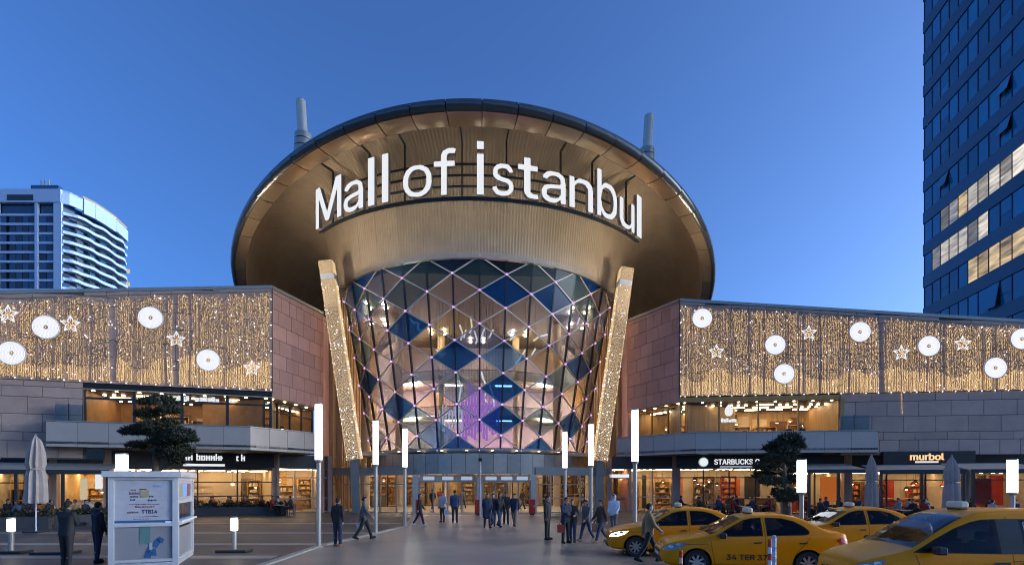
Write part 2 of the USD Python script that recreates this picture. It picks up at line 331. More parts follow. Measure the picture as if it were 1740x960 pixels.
def flat_letter(ch, h, ratio):
    """a letter drawn from its own strokes, unit cell: x 0..1, y 0..h"""
    if ch == 'İ': polys = [[(0, 0), (1, 0), (1, h * .76), (0, h * .76)], [(0, h * .86), (1, h * .86), (1, h), (0, h)]]
    elif ch == 'l': polys = [[(0, 0), (1, 0), (1, h), (0, h)]]
    elif ch == 'M': polys = [[(0, 0), (.125, 0), (.125, h * .76), (.44, h * .06), (.56, h * .06), (.875, h * .76), (.875, 0), (1, 0), (1, h), (.83, h), (.50, h * .24), (.17, h), (0, h)]]
    else:
        m = meshkit.text_mesh(ch, 10, .22, False); cs = manifold3d.Manifold(manifold3d.Mesh(m.vertices.astype(np.float32), m.faces.astype(np.uint32))).project().offset(-.05); q = cs.extrude(.22).to_mesh(); m = trimesh.Trimesh(q.vert_properties[:, :3], q.tri_verts, process=False); v = m.vertices.copy(); lo, hi = v.min(0), v.max(0); v[:, 0] = (v[:, 0] - lo[0]) / (hi[0] - lo[0]); v[:, 1] = (v[:, 1] - min(lo[1], 0)) / (hi[1] - min(lo[1], 0)) * h; return v, m.faces
    m = trimesh.util.concatenate([trimesh.creation.extrude_polygon(Polygon(q), .22, engine='earcut') for q in polys]); return m.vertices.copy(), m.faces
for ch, x0, x1, hh in LET:
    u0, u1 = u_of(x0), u_of(x1); v, ff = flat_letter(ch, hh, 1)
    uu = u0 + v[:, 0] * (u1 - u0)
    face = np.array([on_ring(a, ZT + b, .06 + c * .2) for a, b, c in zip(uu, v[:, 1], v[:, 2])])
    back = np.array([on_ring(a, ZT + b, -.22 + c) for a, b, c in zip(uu, v[:, 1], v[:, 2] * 1.25)])
    L = obj('letter', (back, ff), 'letter_side', sign); obj('letter_face', (face, ff), 'sign_white', L)
uA, uB = u_of(536), u_of(1092)
for k, z in enumerate((.0, .72, 1.44, 2.16)):
    lo, hi = ((uA, uB), (uA + 1.2, uB - 1.0), (uA + 2.6, uB - 2.4), (uA + 4.2, uB - 4.2))[k]
    g = MB(); us = np.linspace(lo, hi, 41)
    for a, b in zip(us[:-1], us[1:]): g.bar(on_ring(a, ZT + z, -.32), on_ring(b, ZT + z, -.32), .10, .11)
    obj('rail', g, 'sign_bracket', sign)
g = MB(); us = np.linspace(uA + .4, uB - .4, 49)
for a, b in zip(us[:-1], us[1:]): P = [on_ring(a, ZT - .10, -.40), on_ring(b, ZT - .10, -.40), on_ring(b, ZT - .02, -.40), on_ring(a, ZT - .02, -.40)]; g.slab(P, (np.array([CX, CY, ZT]) - P[0]) * [1, 1, 0] * .001)
obj('wash_strip', g, 'sign_wash', sign); emit('sign_wash', (1.0, .96, .88), 13.0)
g = MB()
for a, b in zip(us[:-1], us[1:]): g.bar(on_ring(a, ZT - .075, -.355), on_ring(b, ZT - .075, -.355), .03, .23)
obj('wash_shield', g, 'sign_bracket', sign)
for px in (558, 622, 684, 784, 862, 957, 1012, 1071):
    u = u_of(px); t = u / RT; g = MB()
    R0 = 20.7 - (.95 + .65 * math.cos(t) ** 3); zr = float(rimZ(t)) - .25
    zt = 17.9 + 8.0 * math.cos(t * .52) - .7
    a = on_ring(u, ZT - .1, -.36); b = on_ring(u, min(zt, 24.5), -.36); R1 = min(R0 - RT, 2.0)
    c = on_ring(u, min(zt, 24.5) + .35, R1 - .1)
    g.bar(a, b, .09, .12, up=(a - [CX, CY, a[2]])); g.bar(b, c, .09, .12); obj('bracket', g, 'sign_bracket', sign)

# ================================================================= glass cone with its diamond lattice
R0G, R1G, ZTOP, ZBOT, DTH = 12.5715, 10.1614, 18.2785, 4.7329, math.radians(8.9689)
def cone(c, l, n=0.0):
    t = l / 12; R = R0G + (R1G - R0G) * t - .2292 * t * (1 - t) + n; a = c * DTH
    return np.array([CX + R * math.sin(a), CY - R * math.cos(a), ZTOP + (ZBOT - ZTOP) * t])
facade = thing('glass_facade', 'bulging glass entrance front with a diamond lattice and blue and clear panes', 'glass facade')
TINT = {}
for k in [(1, 2), (3, 2), (-3, 4), (-1, 6), (1, 8), (1, 10), (-4, 9), (-1, 12), (-6, 7), (-5, 0), (5, 0), (5, 10), (3, 12), (5, 6)]: TINT[k] = 'blue_glass'
for k in [(1, 6), (-6, 1), (-2, 11), (-7, 4), (7, 4)]: TINT[k] = 'sky_glass'
for k in [(-2, 1), (-3, 2), (0, 1), (2, 1), (5, 2), (-5, 2), (-7, 6), (3, 10), (6, 5), (-3, 12)]: TINT[k] = 'green_glass'
for k in [(-1, 0), (3, 0), (-6, 11), (7, 2), (1, 0)]: TINT[k] = 'slate_glass'
TINT[(1, 0)] = 'hall_glass'
_r = random.Random(3)
for k in [(c, l) for c in range(-7, 8) for l in range(13) if (c + l) % 2]:
    if k not in TINT and _r.random() < .50: TINT[k] = _r.choice(['mist_glass', 'mist_glass', 'straw_glass', 'teal_glass'])
NC = 7
for c in range(-NC, NC):
    col = lambda l: c if (c + l) % 2 == 0 else c + 1
    def pane(pts, key):
        ctr = sum(pts) / 3; g = MB(); p = [q + (ctr - q) * .012 for q in pts]
        out = ctr - np.array([CX, CY, ctr[2]])
        if np.dot(np.cross(p[1] - p[0], p[2] - p[0]), out) < 0: p = [p[0], p[2], p[1]]
        g.add(p, [[0, 1, 2]]); obj('pane', g, TINT.get(key, 'hall_glass'), facade)
    for l in range(1, 12): pane([cone(col(l - 1), l - 1), cone(col(l), l), cone(col(l + 1), l + 1)], (col(l - 1), l))
    pane([cone(col(1), 0), cone(col(0), 0), cone(col(1), 1)], (col(1), 0))
    pane([cone(col(11), 12), cone(col(12), 12), cone(col(11), 11)], (col(11), 12))
for c in range(-NC, NC + 1):
    g = MB(); g.bar(cone(c, 0, -.10), cone(c, 12, -.10), .11, .16, up=cone(c, 6) - [CX, CY, cone(c, 6)[2]]); obj('mullion', g, 'dark_metal', facade)
done = set()
for sgn in (1, -1):
    starts = [(c, l) for l in range(13) for c in range(-NC, NC + 1) if (c + l) % 2 == 0 and (l == 0 or abs(c) == NC)]
    for c, l in starts:
        if (l and c * sgn > 0) or (c + sgn > NC or c + sgn < -NC) or l > 11: continue
        g = MB()
        while l < 12 and -NC <= c + sgn <= NC:
            a, b = cone(c, l, .045), cone(c + sgn, l + 1, .045); g.bar(a, b, .085, .07, up=cone(c + .5 * sgn, l + .5) - [CX, CY, cone(c, l + .5)[2]]); c += sgn; l += 1
        obj('strut', g, 'pale_metal', facade)
for l in range(0, 13):
    for c in range(-NC, NC + 1):
        if (c + l) % 2 == 0:
            g = MB(); g.ball(cone(c, l, .10), .085, 1); obj('node_light', g, 'purple_led' if l else 'pale_metal', facade)
for nm, l, h in (('top_ring', 0, .42), ('bottom_ring', 12, .30)):
    g = MB(); cs = np.linspace(-NC - .4, NC + .4, 61)
    for a, b in zip(cs[:-1], cs[1:]): g.bar(cone(a, l, .02), cone(b, l, .02), .30, h)
    obj(nm, g, 'grey_metal', facade)

# ================================================================= the two leaning columns wrapped in fairy lights
def leaning_column(label, top, bot, foot, w):
    top, bot, foot = map(np.array, (top, bot, foot)); o = thing('leaning_column', label, 'column', foot)
    top, bot = top - foot, bot - foot; d = top - bot; d /= np.linalg.norm(d); s = np.cross(d, [0, 1.0, 0]); s /= np.linalg.norm(s); t = np.cross(s, d)
    g = MB(); g.bar(bot, top, w * .96, w * .96, up=(0, 1, 0)); obj('shaft', g, 'plaster', o)
    g = MB(); g.bar(np.zeros(3) , bot, w * .62, w * .62, up=(0, 1, 0)); obj('foot', g, 'grey_metal', o)
    L = np.linalg.norm(top - bot); nv = int(L / .105); R = np.random.default_rng(int(abs(foot[0] * 10)))
    faces = [(-t, s), (s, t), (-s, t)]
    for f_, (nn, aa) in enumerate(faces):
        ns = 13
        for k in range(ns):
            x = (k + .5) / ns - .5; h = (np.arange(nv) + R.uniform(0, 1)) / nv * L + R.normal(0, .02, nv); h = np.clip(h, .03, L - .03)
            h = h[~((h > L - 1.45) & (h < L - .95))]
            jit = R.normal(0, .018, len(h)); p = bot + d * h[:, None] + nn * (w / 2 + .02) + aa * ((x * w) + jit)[:, None]
            pick = R.uniform(0, 1, len(h)) < .92; g = MB(); g.octa(p[pick], .031 * R.uniform(.75, 1.25, pick.sum())); tag(obj('light_string', g, 'fairy_warm', o), kind='stuff')
        p = bot + d * R.uniform(.1, L - 1.5, 46)[:, None] + nn * (w / 2 + .04) + aa * R.uniform(-.5, .5, 46)[:, None] * w
        g = MB(); g.octa(p, .05); tag(obj('flash_bulb', g, 'fairy_white', o), kind='stuff')
    g = MB(); g.bar(bot + d * (L - 1.40), bot + d * (L - 1.0), w * 1.02, w * 1.02, up=(0, 1, 0)); obj('collar', g, 'white_paint', o)
    return o
leaning_column('leaning square column wrapped in warm fairy lights, left of the glass front', at(555, 40.4, 446), at(603, 41.0, 781), at(607, 41.2, 867) * [1, 1, 0], .98)
leaning_column('leaning square column wrapped in warm fairy lights, right of the glass front', at(1064, 42.0, 458), at(1019, 42.0, 783), at(1016, 42.2, 868) * [1, 1, 0], .98)
# ================================================================= the two wings
def panels(F, u0, u1, z0, z1, pw, rows, parent, off=0.0, mat_='stone', n=0.0, thick=.04, top=None, joint=.016, name='stone_panel'):
    """stone or metal panels standing proud of their backing; rows: heights from the bottom, repeated; top: function u -> height"""
    z, r = z0, 0
    while z < z1 - .05:
        h = min(rows[r % len(rows)], z1 - z); w = pw * (1 if r % 2 else .62 + .38 * ((r * 7) % 3 > 0)); u = u0 - off * (r % 2) * pw * .5 - rng.uniform(0, .3) * (r % 2)
        while u < u1 - .02:
            a, b = max(u, u0), min(u + w, u1)
            if b - a > .06:
                za, zb = z + h, z + h
                if top: za, zb = min(z + h, top(a)), min(z + h, top(b))
                if min(za, zb) > z + .05:
                    g = MB(); e = thick + rng.uniform(0, .006); g.fbox(F, a + joint, b - joint, z + joint, za - joint, n, n + e, z1b=zb - joint); obj(name, g, mat_, parent)
            u += w
        z += h; r += 1
def wedge(F, u0, u1, z0, za, zb, n0, n1): g = MB(); g.fbox(F, u0, u1, z0, za, n0, n1, z1b=zb); return g

FL = Frame(at(462, 35.0), at(0, 30.5)); FR = Frame(at(1155, 37.0), at(1740, 34.3))
FLr = Frame(at(462, 35.0), at(549, 41.2), side=(0, 20)); FRr = Frame(at(1155, 37.0), at(1066, 42.6), side=(0, 20))
UL, UR = FL.upx(-60), FR.upx(1800)
roofL = lambda u: 15.12 - u * (15.12 - 13.15) / FL.upx(0); roofR = lambda u: 14.95 - u * (14.95 - 12.65) / FR.upx(1740)
BL = 8.30
def stars_and_discs(F, items, side):
    for kind, px, py, lab in items:
        u, n = F.upx(px, .30), .30; z = F.zpx(px, py, n); c = F(u, z, n)
        if kind == 'disc':
            o = thing('light_disc', lab, 'light disc', c, group='round light rosettes on the fairy-light curtains'); r = .68
            U, N = np.array([*F.u, 0]), np.array([*F.n, 0]); Z = np.array([0, 0, 1.0])
            def ring(ra, rb, n0, n1, k=40):
                a = np.linspace(0, 2 * np.pi, k + 1); g = MB()
                P = [[U * math.cos(x) * R + Z * math.sin(x) * R + N * nn for R, nn in ((ra, n1), (rb, n1), (rb, n0), (ra, n0), (ra, n1))] for x in a]; g.grid(np.array(P)); return g
            obj('frame_ring', ring(r - .03, r, -.04, .05), 'white_paint', o); obj('backing', ring(.10, r - .03, -.02, .0), 'white_paint', o)
            for ra in (.15, .215, .28, .345, .41, .475, .545, .615):
                k = int(2 * np.pi * ra / .066); a = np.arange(k) / k * 2 * np.pi + ra * 9; g = MB(); g.octa(np.array([U * math.cos(x) * ra + Z * math.sin(x) * ra + N * .05 for x in a]), .036); obj('bulb_ring', g, 'disc_bulb', o)
            g = MB(); g.octa(np.zeros((1, 3)) + N * .03, .06); obj('hub', g, 'fairy_warm', o)
        else:
            o = thing('light_star', lab, 'light star', c, group='five-pointed light stars on the fairy-light curtains'); r = .50
            U, N = np.array([*F.u, 0]), np.array([*F.n, 0]); Z = np.array([0, 0, 1.0])
            pts = [(r if q % 2 == 0 else r * .48) * np.array([math.sin(q * math.pi / 5), math.cos(q * math.pi / 5)]) for q in range(10)]
            w = lambda p, n_: U * p[0] + Z * p[1] + N * n_
            g = MB()
            for q in range(10): g.bar(w(pts[q], 0), w(pts[(q + 1) % 10], 0), .035, .05, up=N)
            obj('frame', g, 'white_paint', o)
            B = [pts[q] * (1 - f) + pts[(q + 1) % 10] * f for q in range(10) for f in np.arange(0, 1, .2)]
            g = MB(); g.octa([w(p, .05) for p in B], .036); obj('outline_bulbs', g, 'disc_bulb', o)
            B = [p * s_ for p in pts[::2] for s_ in (.86, .74, .62, .50)] + [p * .84 for p in pts[1::2]] + [p * .62 for p in pts[1::2]]; g = MB(); g.octa([w(p, .04) for p in B], .034); obj('point_bulbs', g, 'disc_bulb', o)
            R = np.random.default_rng(int(abs(px))); B = [np.array([math.sin(a), math.cos(a)]) * q for a, q in zip(R.uniform(0, 6.3, 26), .20 * np.sqrt(R.uniform(0, 1, 26)))]
            g = MB(); g.octa([w(p, .05) for p in B], .034); obj('heart_bulbs', g, 'fairy_warm', o)
emit('disc_bulb', (.95, .95, 1.0), .62)
def curtain(F, u0, u1, zt, zb, label, seed, extra=()):
    """hundreds of warm bulbs on hanging strings, some strings missing or sparse, denser towards the bottom"""
    o = thing('light_curtain', label, 'light curtain', (0, 0, 0)); R = np.random.default_rng(seed); n = int((u1 - u0) / .100); u = u0 + (np.arange(n) + .5) / n * (u1 - u0)
    dens = meshkit.noise(np.c_[u * 1.7, 0 * u, 0 * u + seed]) * .6 + meshkit.noise(np.c_[u * 5.1, 0 * u + 3, 0 * u + seed]) * .4
    low = meshkit.noise(np.c_[u * .8, 0 * u + 9, 0 * u + seed])
    for k in range(n):
        top, bot = zt(u[k]) - .10 - .25 * R.uniform(), zb(u[k]) + .12 * R.uniform()
        if dens[k] < .21 or R.uniform() < .04: continue
        thin = R.uniform(.55, 1.15) if R.uniform() < .45 else 1.0
        h = np.arange(bot, top, .084) + R.normal(0, .02); keep = R.uniform(0, 1, len(h)) < (.72 + .28 * dens[k]); h = h[keep]
        b2 = bot + (top - bot) * (.12 + .26 * low[k]); h2 = np.arange(bot, b2, .06); h = np.r_[h, h2]
        sway = .05 * np.sin(h * 1.1 + k * .37) * R.uniform(.2, 1.0)
        P = np.array([F(u[k] + s_ + R.normal(0, .014), z, .09 + R.uniform(0, .05)) for s_, z in zip(sway, h)])
        g = MB(); g.octa(P, .033 * thin * R.uniform(.6, 1.3, len(P))); S = tag(obj('light_string', g, 'fairy_warm', o), kind='stuff')
        q = [F(u[k] + .05 * math.sin(z * 1.1 + k * .37) * .6, z, .10) for z in np.linspace(bot, top, 7)]; g = MB()
        for a, b in zip(q[:-1], q[1:]): g.tube(a, b, .007, 3)
        obj('wire', g, 'bulb_wire', S)
    P = np.array([F(R.uniform(u0, u1), 0, .16) for _ in range(140)]); uu = (P[:, :2] - F.o) @ F.u
    P[:, 2] = [zb(x) + (zt(x) - zb(x)) * R.uniform(.0, .98) for x in uu]; g = MB(); g.octa(P, .045); tag(obj('flash_bulb', g, 'fairy_white', o), kind='stuff')
    P = [F(x, zb(x) - .03, .12) for x in np.arange(u0 + .3, u1, .78)] + [F(u0, z, .12) for z in np.arange(zb(u0), zt(u0), .85)]; g = MB(); g.octa(P, .05); tag(obj('edge_bulb', g, 'fairy_white', o), kind='stuff')
    for ux, z0, z1 in extra:
        h = np.arange(z1, z0, .085); g = MB(); g.octa([F(ux + R.normal(0, .02), z, .10) for z in h], .032 * R.uniform(.8, 1.2, len(h))); tag(obj('light_string', g, 'fairy_warm', o), kind='stuff')
    g = MB(); g.bar(F(u0, zt(u0) - .06, .12), F(u1, zt(u1) - .06, .12), .04, .04); obj('hanging_rail', g, 'grey_metal', o)

pbr('stone_warm_lit', (.50, .29, .27), .6, var=.10, scale=1.0, rand=.14, bump=.12)  # copy of the wall stone with the recess's warm light put into its colour
# ---- left wing
WL = thing('mall_wing', 'stone-clad mall wing left of the entrance, hung with a light curtain', 'mall building')
WR = thing('mall_wing', 'stone-clad mall wing right of the entrance, hung with a light curtain', 'mall building')
uo = FL.upx(141); ur = FR.upx(1428)
for W, F, Fr, U, roof, uopen, zlow in ((WL, FL, FLr, UL, roofL, uo, 3.75), (WR, FR, FRr, UR, roofR, ur, 4.15)):
    wall = obj('upper_wall', wedge(F, 0, U, BL, roof(0), roof(U), -.5, 0), 'stone_back', W)
    panels(F, 0, U, BL, 16, 1.85, (1.05, .55, 1.05, .95), wall, top=roof)
    g = MB(); g.fbox(F, uopen, U, zlow, BL, -.5, 0); low = obj('lower_wall', g, 'stone_back', W)
    panels(F, uopen + .0, U, zlow, BL - .02, 1.95, (1.0, .52, 1.05, 1.0, .62), low, off=1)
    rec = obj('recess_wall', wedge(Fr, .02, Fr.L, 7.95, roof(0), roof(0) + .25, -.45, 0), 'stone_back', W)
    panels(Fr, .05, Fr.L, 7.97, 15.6, 1.45, (.98, .98, .98), rec, off=1, mat_='stone_warm_lit', top=lambda u, r=roof, L=Fr.L: r(0) + .25 * u / L - .04)
    g = MB(); g.fbox(F, 0, U, roof(0) - .02, roof(0) + .16, -.6, .07, z1b=roof(U) + .16)
    g = MB(); g.hexa([F(0, roof(0), -.6), F(U, roof(U), -.6), F(U, roof(U), .08), F(0, roof(0), .08), F(0, roof(0) + .20, -.6), F(U, roof(U) + .20, -.6), F(U, roof(U) + .20, .08), F(0, roof(0) + .20, .08)]); obj('coping', g, 'grey_metal', W)
    g = MB(); g.hexa([Fr(0.05, roof(0), -.6), Fr(Fr.L, roof(0) + .25, -.6), Fr(Fr.L, roof(0) + .25, .06), Fr(.05, roof(0), .06), Fr(.05, roof(0) + .2, -.6), Fr(Fr.L, roof(0) + .45, -.6), Fr(Fr.L, roof(0) + .45, .06), Fr(.05, roof(0) + .2, .06)]); obj('coping', g, 'grey_metal', W)
    g = MB(); h_ = np.array([-12.05 if W is WL else 12.25, 44.4]); Fk = Frame(Fr.plan(Fr.L - .05), h_, side=(0, 30)); g.fbox(Fk, 0, Fk.L, 0, 15.4, -.3, 0); obj('link_wall', g, 'stone_warm_lit', W)
    # roof deck, soffit of the upper storey, back of the wing
    e, q = F.plan(U), F.plan(U) + np.array([0, 26]); i1 = Fr.plan(Fr.L); i2 = i1 + np.array([0, 14])
    g = MB(); P = [F.plan(0), F.plan(U), q, i2, i1]
    g.add([(*F.plan(0), roof(0) - .1), (*F.plan(U), roof(U) - .1), (*q, roof(U) - .1), (*i2, roof(0) - .1), (*i1, roof(0) - .1)], [[0, 1, 2], [0, 2, 3], [0, 3, 4]]); obj('roof_deck', g, 'stone_back', W)
    g = MB(); sgn = 1 if W is WL else -1
    g.plan([F.plan(-.02, -.02), F.plan(uopen + .2, -.02), F.plan(uopen + .2, -7), Fr.plan(Fr.L, -7), Fr.plan(Fr.L, -.02)], 7.93, 8.25); obj('storey_soffit', g, 'soffit_warm', W)
    g = MB(); g.bar((*F.plan(U, -7), 5), (*Fr.plan(Fr.L, -7.2), 5), .3, 10); obj('back_wall', g, 'plaster', W)
    # warm downlights in the soffit edge
    for k in range(9):
        u = .4 + k * (uopen - .8) / 8; g = MB(); g.tube(F(u, 7.92, -.35), F(u, 7.88, -.35), .09, 10); obj('downlight', g, 'warm_bright', W)
    for k in range(5):
        u = .5 + k * (Fr.L - 1) / 4; g = MB(); g.tube(Fr(u, 7.92, -.30), Fr(u, 7.88, -.30), .09, 10); obj('downlight', g, 'warm_bright', W)

zbL = lambda u: BL + .12; zbR = lambda u: BL + .02
curtain(FL, .04, UL - .1, lambda u: roofL(u) - .12 - .16 * abs(math.sin(u * .55)), zbL, 'warm fairy-light curtain on the wing left of the entrance', 11)
curtain(FR, .04, UR - .1, lambda u: roofR(u) - .12 - .10 * abs(math.sin(u * .45)), zbR, 'warm fairy-light curtain on the wing right of the entrance, one strand hanging low', 12, extra=((FR.upx(1531), 8.4, 6.9),))
stars_and_discs(FL, [('disc', 78, 556, 'white light rosette between two stars on the left curtain'), ('disc', 20, 600, 'white light rosette lowest and farthest left on the left curtain'), ('disc', 256, 540, 'white light rosette highest on the left curtain'), ('disc', 354, 612, 'white light rosette on the left curtain nearest the entrance'),
    ('star', 14, 534, 'light star high at the far left end of the left curtain'), ('star', 120, 551, 'light star just right of a rosette on the left curtain'), ('star', 300, 577, 'light star between two rosettes in the right half of the left curtain'), ('star', 428, 626, 'light star low on the left curtain, nearest the entrance')], 'L')
stars_and_discs(FR, [('disc', 1193, 541, 'white light rosette high on the right curtain beside the entrance'), ('disc', 1317, 586, 'white light rosette on the right curtain, upper of a pair one above the other'), ('disc', 1332, 635, 'white light rosette on the right curtain, lower of a pair one above the other'), ('disc', 1461, 564, 'white light rosette right of a star high in the middle of the right curtain'), ('disc', 1578, 588, 'white light rosette between two stars on the right curtain'), ('disc', 1691, 625, 'white light rosette low on the right part of the right curtain'), ('disc', 1736, 576, 'white light rosette cut by the right edge of the picture'),
    ('star', 1217, 598, 'light star on the right curtain nearest the entrance'), ('star', 1374, 566, 'light star between two rosettes, second from the entrance on the right curtain'), ('star', 1531, 600, 'light star above the strand that hangs below the right curtain'), ('star', 1635, 584, 'light star farthest right on the right curtain')], 'R')

# ================================================================= upper terraces
def polyline_frames(pts, side=(0, 0)): return [Frame(a, b, side) for a, b in zip(pts[:-1], pts[1:])]
TL = [at(78, 30.2), at(425, 33.5), at(545, 38.2)]; TR = [at(1492, 34.6), at(1182, 35.9), at(1048, 40.4)]
def terrace(pts, F, Fr, label, ztop, zbot, endu):
    o = thing('terrace', label, 'terrace')
    back = [Fr.plan(Fr.L, -2), F.plan(endu, -.6)]
    g = MB(); g.plan([*pts, *back], zbot + .02, zbot + .3); obj('floor_slab', g, 'fascia_dark', o)
    rail_pts = [F.plan(endu, .02), *pts]
    for Fp in polyline_frames(rail_pts):
        L = Fp.L; k = max(1, round(L / 1.55)); g = MB(); g.fbox(Fp, 0, L, zbot, ztop - .03, -.14, -.03); P = obj('parapet', g, 'fascia_dark', o)
        for q in range(k):
            g = MB(); g.fbox(Fp, L * q / k + .012, L * (q + 1) / k - .012, zbot + .0, zbot + .16, -.03, .012); obj('parapet_panel', g, 'parapet_metal', P)
            g = MB(); g.fbox(Fp, L * q / k + .012, L * (q + 1) / k - .012, zbot + .175, ztop - .05, -.03, .0); obj('parapet_panel', g, 'parapet_metal', P)
        g = MB(); g.fbox(Fp, 0, L, ztop - .03, ztop + .03, -.18, .03); obj('rail', g, 'grey_metal', o)
    return o
tl = terrace(TL, FL, FLr, 'upper terrace with pale metal parapet on the left wing', 5.85, 4.38, FL.upx(78)); tr = terrace(TR, FR, FRr, 'upper terrace with pale metal parapet on the right wing', 5.72, 4.30, FR.upx(1492))
for o, F, px0, px1, z in ((tl, FL, 93, 141, 5.85), (tr, FR, 1425, 1478, 5.72)):          # short glass balustrades beyond the terrace windows
    u0, u1 = sorted((F.upx(px0, .5), F.upx(px1, .5))); k = 2
    for q in range(k):
        a, b = u0 + (u1 - u0) * q / k, u0 + (u1 - u0) * (q + 1) / k; g = MB(); g.fbox(F, a + .02, b - .02, z + .03, z + 1.05, .50, .515); obj('balustrade_pane', g, 'rail_glass', o)
        g = MB(); g.bar(F(a, z, .51), F(a, z + 1.1, .51), .04, .04, up=(1, 0, 0)); obj('baluster', g, 'dark_metal', o)
pbr('soffit_warm', (.50, .42, .32), .6, var=.08)

# ---- a lit room behind glazing
GOODS = {'warm': ['goods_tan', 'goods_brown', 'goods_cream', 'goods_dark', 'goods_gold'], 'red': ['goods_red', 'goods_brown', 'goods_cream', 'goods_dark', 'goods_orange'], 'white': ['goods_cream', 'goods_white', 'goods_tan', 'goods_grey', 'goods_gold']}
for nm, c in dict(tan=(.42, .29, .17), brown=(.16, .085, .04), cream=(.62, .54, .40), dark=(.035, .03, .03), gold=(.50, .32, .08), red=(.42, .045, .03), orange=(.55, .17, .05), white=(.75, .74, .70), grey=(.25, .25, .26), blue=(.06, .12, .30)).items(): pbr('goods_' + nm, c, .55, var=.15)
def room(o, F, u0, u1, z0, z1, depth, style, seed, light='warm_panel', wallm='plaster', lights=3, n0=-.12, shelves=True, lamp_rows=2, counter=True):
    """floor, ceiling, walls, ceiling lamps, shelves of goods and hanging lamps behind a shop window"""
    R = np.random.default_rng(seed); q = GOODS[style]
    g = MB(); g.fbox(F, u0, u1, z0 - .02, z0 + .02, n0 - depth, n0); obj('room_floor', g, 'floor_tile', o)
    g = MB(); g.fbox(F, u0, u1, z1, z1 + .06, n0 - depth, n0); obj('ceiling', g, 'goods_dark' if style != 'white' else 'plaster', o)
    g = MB(); g.fbox(F, u0, u1, z0, z1, n0 - depth - .1, n0 - depth); obj('back_wall', g, wallm, o)
    for u in (u0, u1): g = MB(); g.fbox(F, u - .05, u + .05, z0, z1, n0 - depth, n0); obj('side_wall', g, wallm, o)
    u = u0 + .1
    while u < u1 - .5:                                                 # panelled back wall: boards, mirrors and posters of differing tone
        w = min(R.uniform(.35, 1.3), u1 - .1 - u); h0 = R.uniform(.0, .5) * (R.uniform() < .4); g = MB(); g.fbox(F, u + .02, u + w - .02, z0 + h0 * (z1 - z0), z0 + (z1 - z0) * R.uniform(.72, .98), n0 - depth, n0 - depth + R.uniform(.02, .06)); obj('wall_board', g, q[R.integers(len(q))] if R.uniform() < .8 else 'plaster', o); u += w + R.uniform(0, .5)
    for k in range(lights):
        for r in range(lamp_rows):
            uc = u0 + (k + .5) * (u1 - u0) / lights + R.uniform(-.2, .2); nc = n0 - depth * (.25 + .5 * r / max(1, lamp_rows - 1)); g = MB()
            if R.uniform() < .5: g.fbox(F, uc - .55, uc + .55, z1 - .06, z1 - .02, nc - .14, nc + .14); obj('ceiling_lamp', g, light, o)
            else:
                for w in (-.5, 0, .5): g.tube(F(uc + w, z1 - .03, nc), F(uc + w, z1 - .09, nc), .10, 10)
                obj('ceiling_lamp', g, 'warm_bright' if light == 'warm_panel' else light, o)
    if shelves:
        u = u0 + .3
        while u < u1 - 1.0:
            w = min(R.uniform(1.1, 2.0), u1 - .2 - u); hh = (z1 - z0) * R.uniform(.6, .86); n1 = n0 - depth + .04; g = MB()
            for s_ in (0, 1): g.fbox(F, u + s_ * (w - .05), u + s_ * (w - .05) + .05, z0, z0 + hh, n1, n1 + .4)
            nb = int(hh / .42)
            for b in range(nb + 1): g.fbox(F, u + .05, u + w - .05, z0 + b * hh / nb - .015, z0 + b * hh / nb + .015, n1, n1 + .4)
            if R.uniform() < (.5 if style == 'red' else .15): u += w * .7; continue
            S = obj('shelf_unit', g, q[R.integers(len(q))], o)
            for mi in range(3):
                g = MB()
                for b in range(nb):
                    for _ in range(3):
                        a = u + .08 + R.uniform(0, w - .4); ww = R.uniform(.08, .28); g.fbox(F, a, min(a + ww, u + w - .07), z0 + b * hh / nb + .02, z0 + b * hh / nb + R.uniform(.14, .34), n1 + .05, n1 + R.uniform(.2, .38))
                tag(obj('goods', g, q[(mi + R.integers(len(q))) % len(q)], S), kind='stuff')
            u += w + R.uniform(.1, .8)
        for _ in range(int((u1 - u0) / (1.1 if style == 'red' else 2.0))):                          # pendants and pillars
            uc = R.uniform(u0 + .4, u1 - .4); nc = n0 - R.uniform(.25, .75) * depth; zz = z0 + (z1 - z0) * R.uniform(.55, .78); g = MB()
            g.lathe([(.02, zz + .22), (.12, zz + .16), (.20, zz), (.18, zz - .01), (.02, zz + .1)], 12, F(uc, 0, nc)); L = obj('pendant_shade', g, q[R.integers(len(q))], o)
            g = MB(); g.ball(F(uc, zz + .03, nc), .085, 1); obj('pendant_bulb', g, 'warm_bright', L)
            g = MB(); g.tube(F(uc, zz + .2, nc), F(uc, z1, nc), .012, 4); obj('cord', g, 'dark_metal', L)
    if counter:
        for _ in range(max(1, int((u1 - u0) / 3))):
            a = R.uniform(u0 + .2, u1 - 1.6); nn = n0 - R.uniform(.3, .7) * depth; g = MB(); w = R.uniform(1.0, 1.8); g.fbox(F, a, a + w, z0, z0 + R.uniform(.75, 1.1), nn - .6, nn); C = obj('counter', g, q[R.integers(len(q))], o)
            g = MB(); g.fbox(F, a - .03, a + w + .03, z0 + 1.1, z0 + 1.14, nn - .64, nn + .04); obj('counter_top', g, 'goods_cream', C)
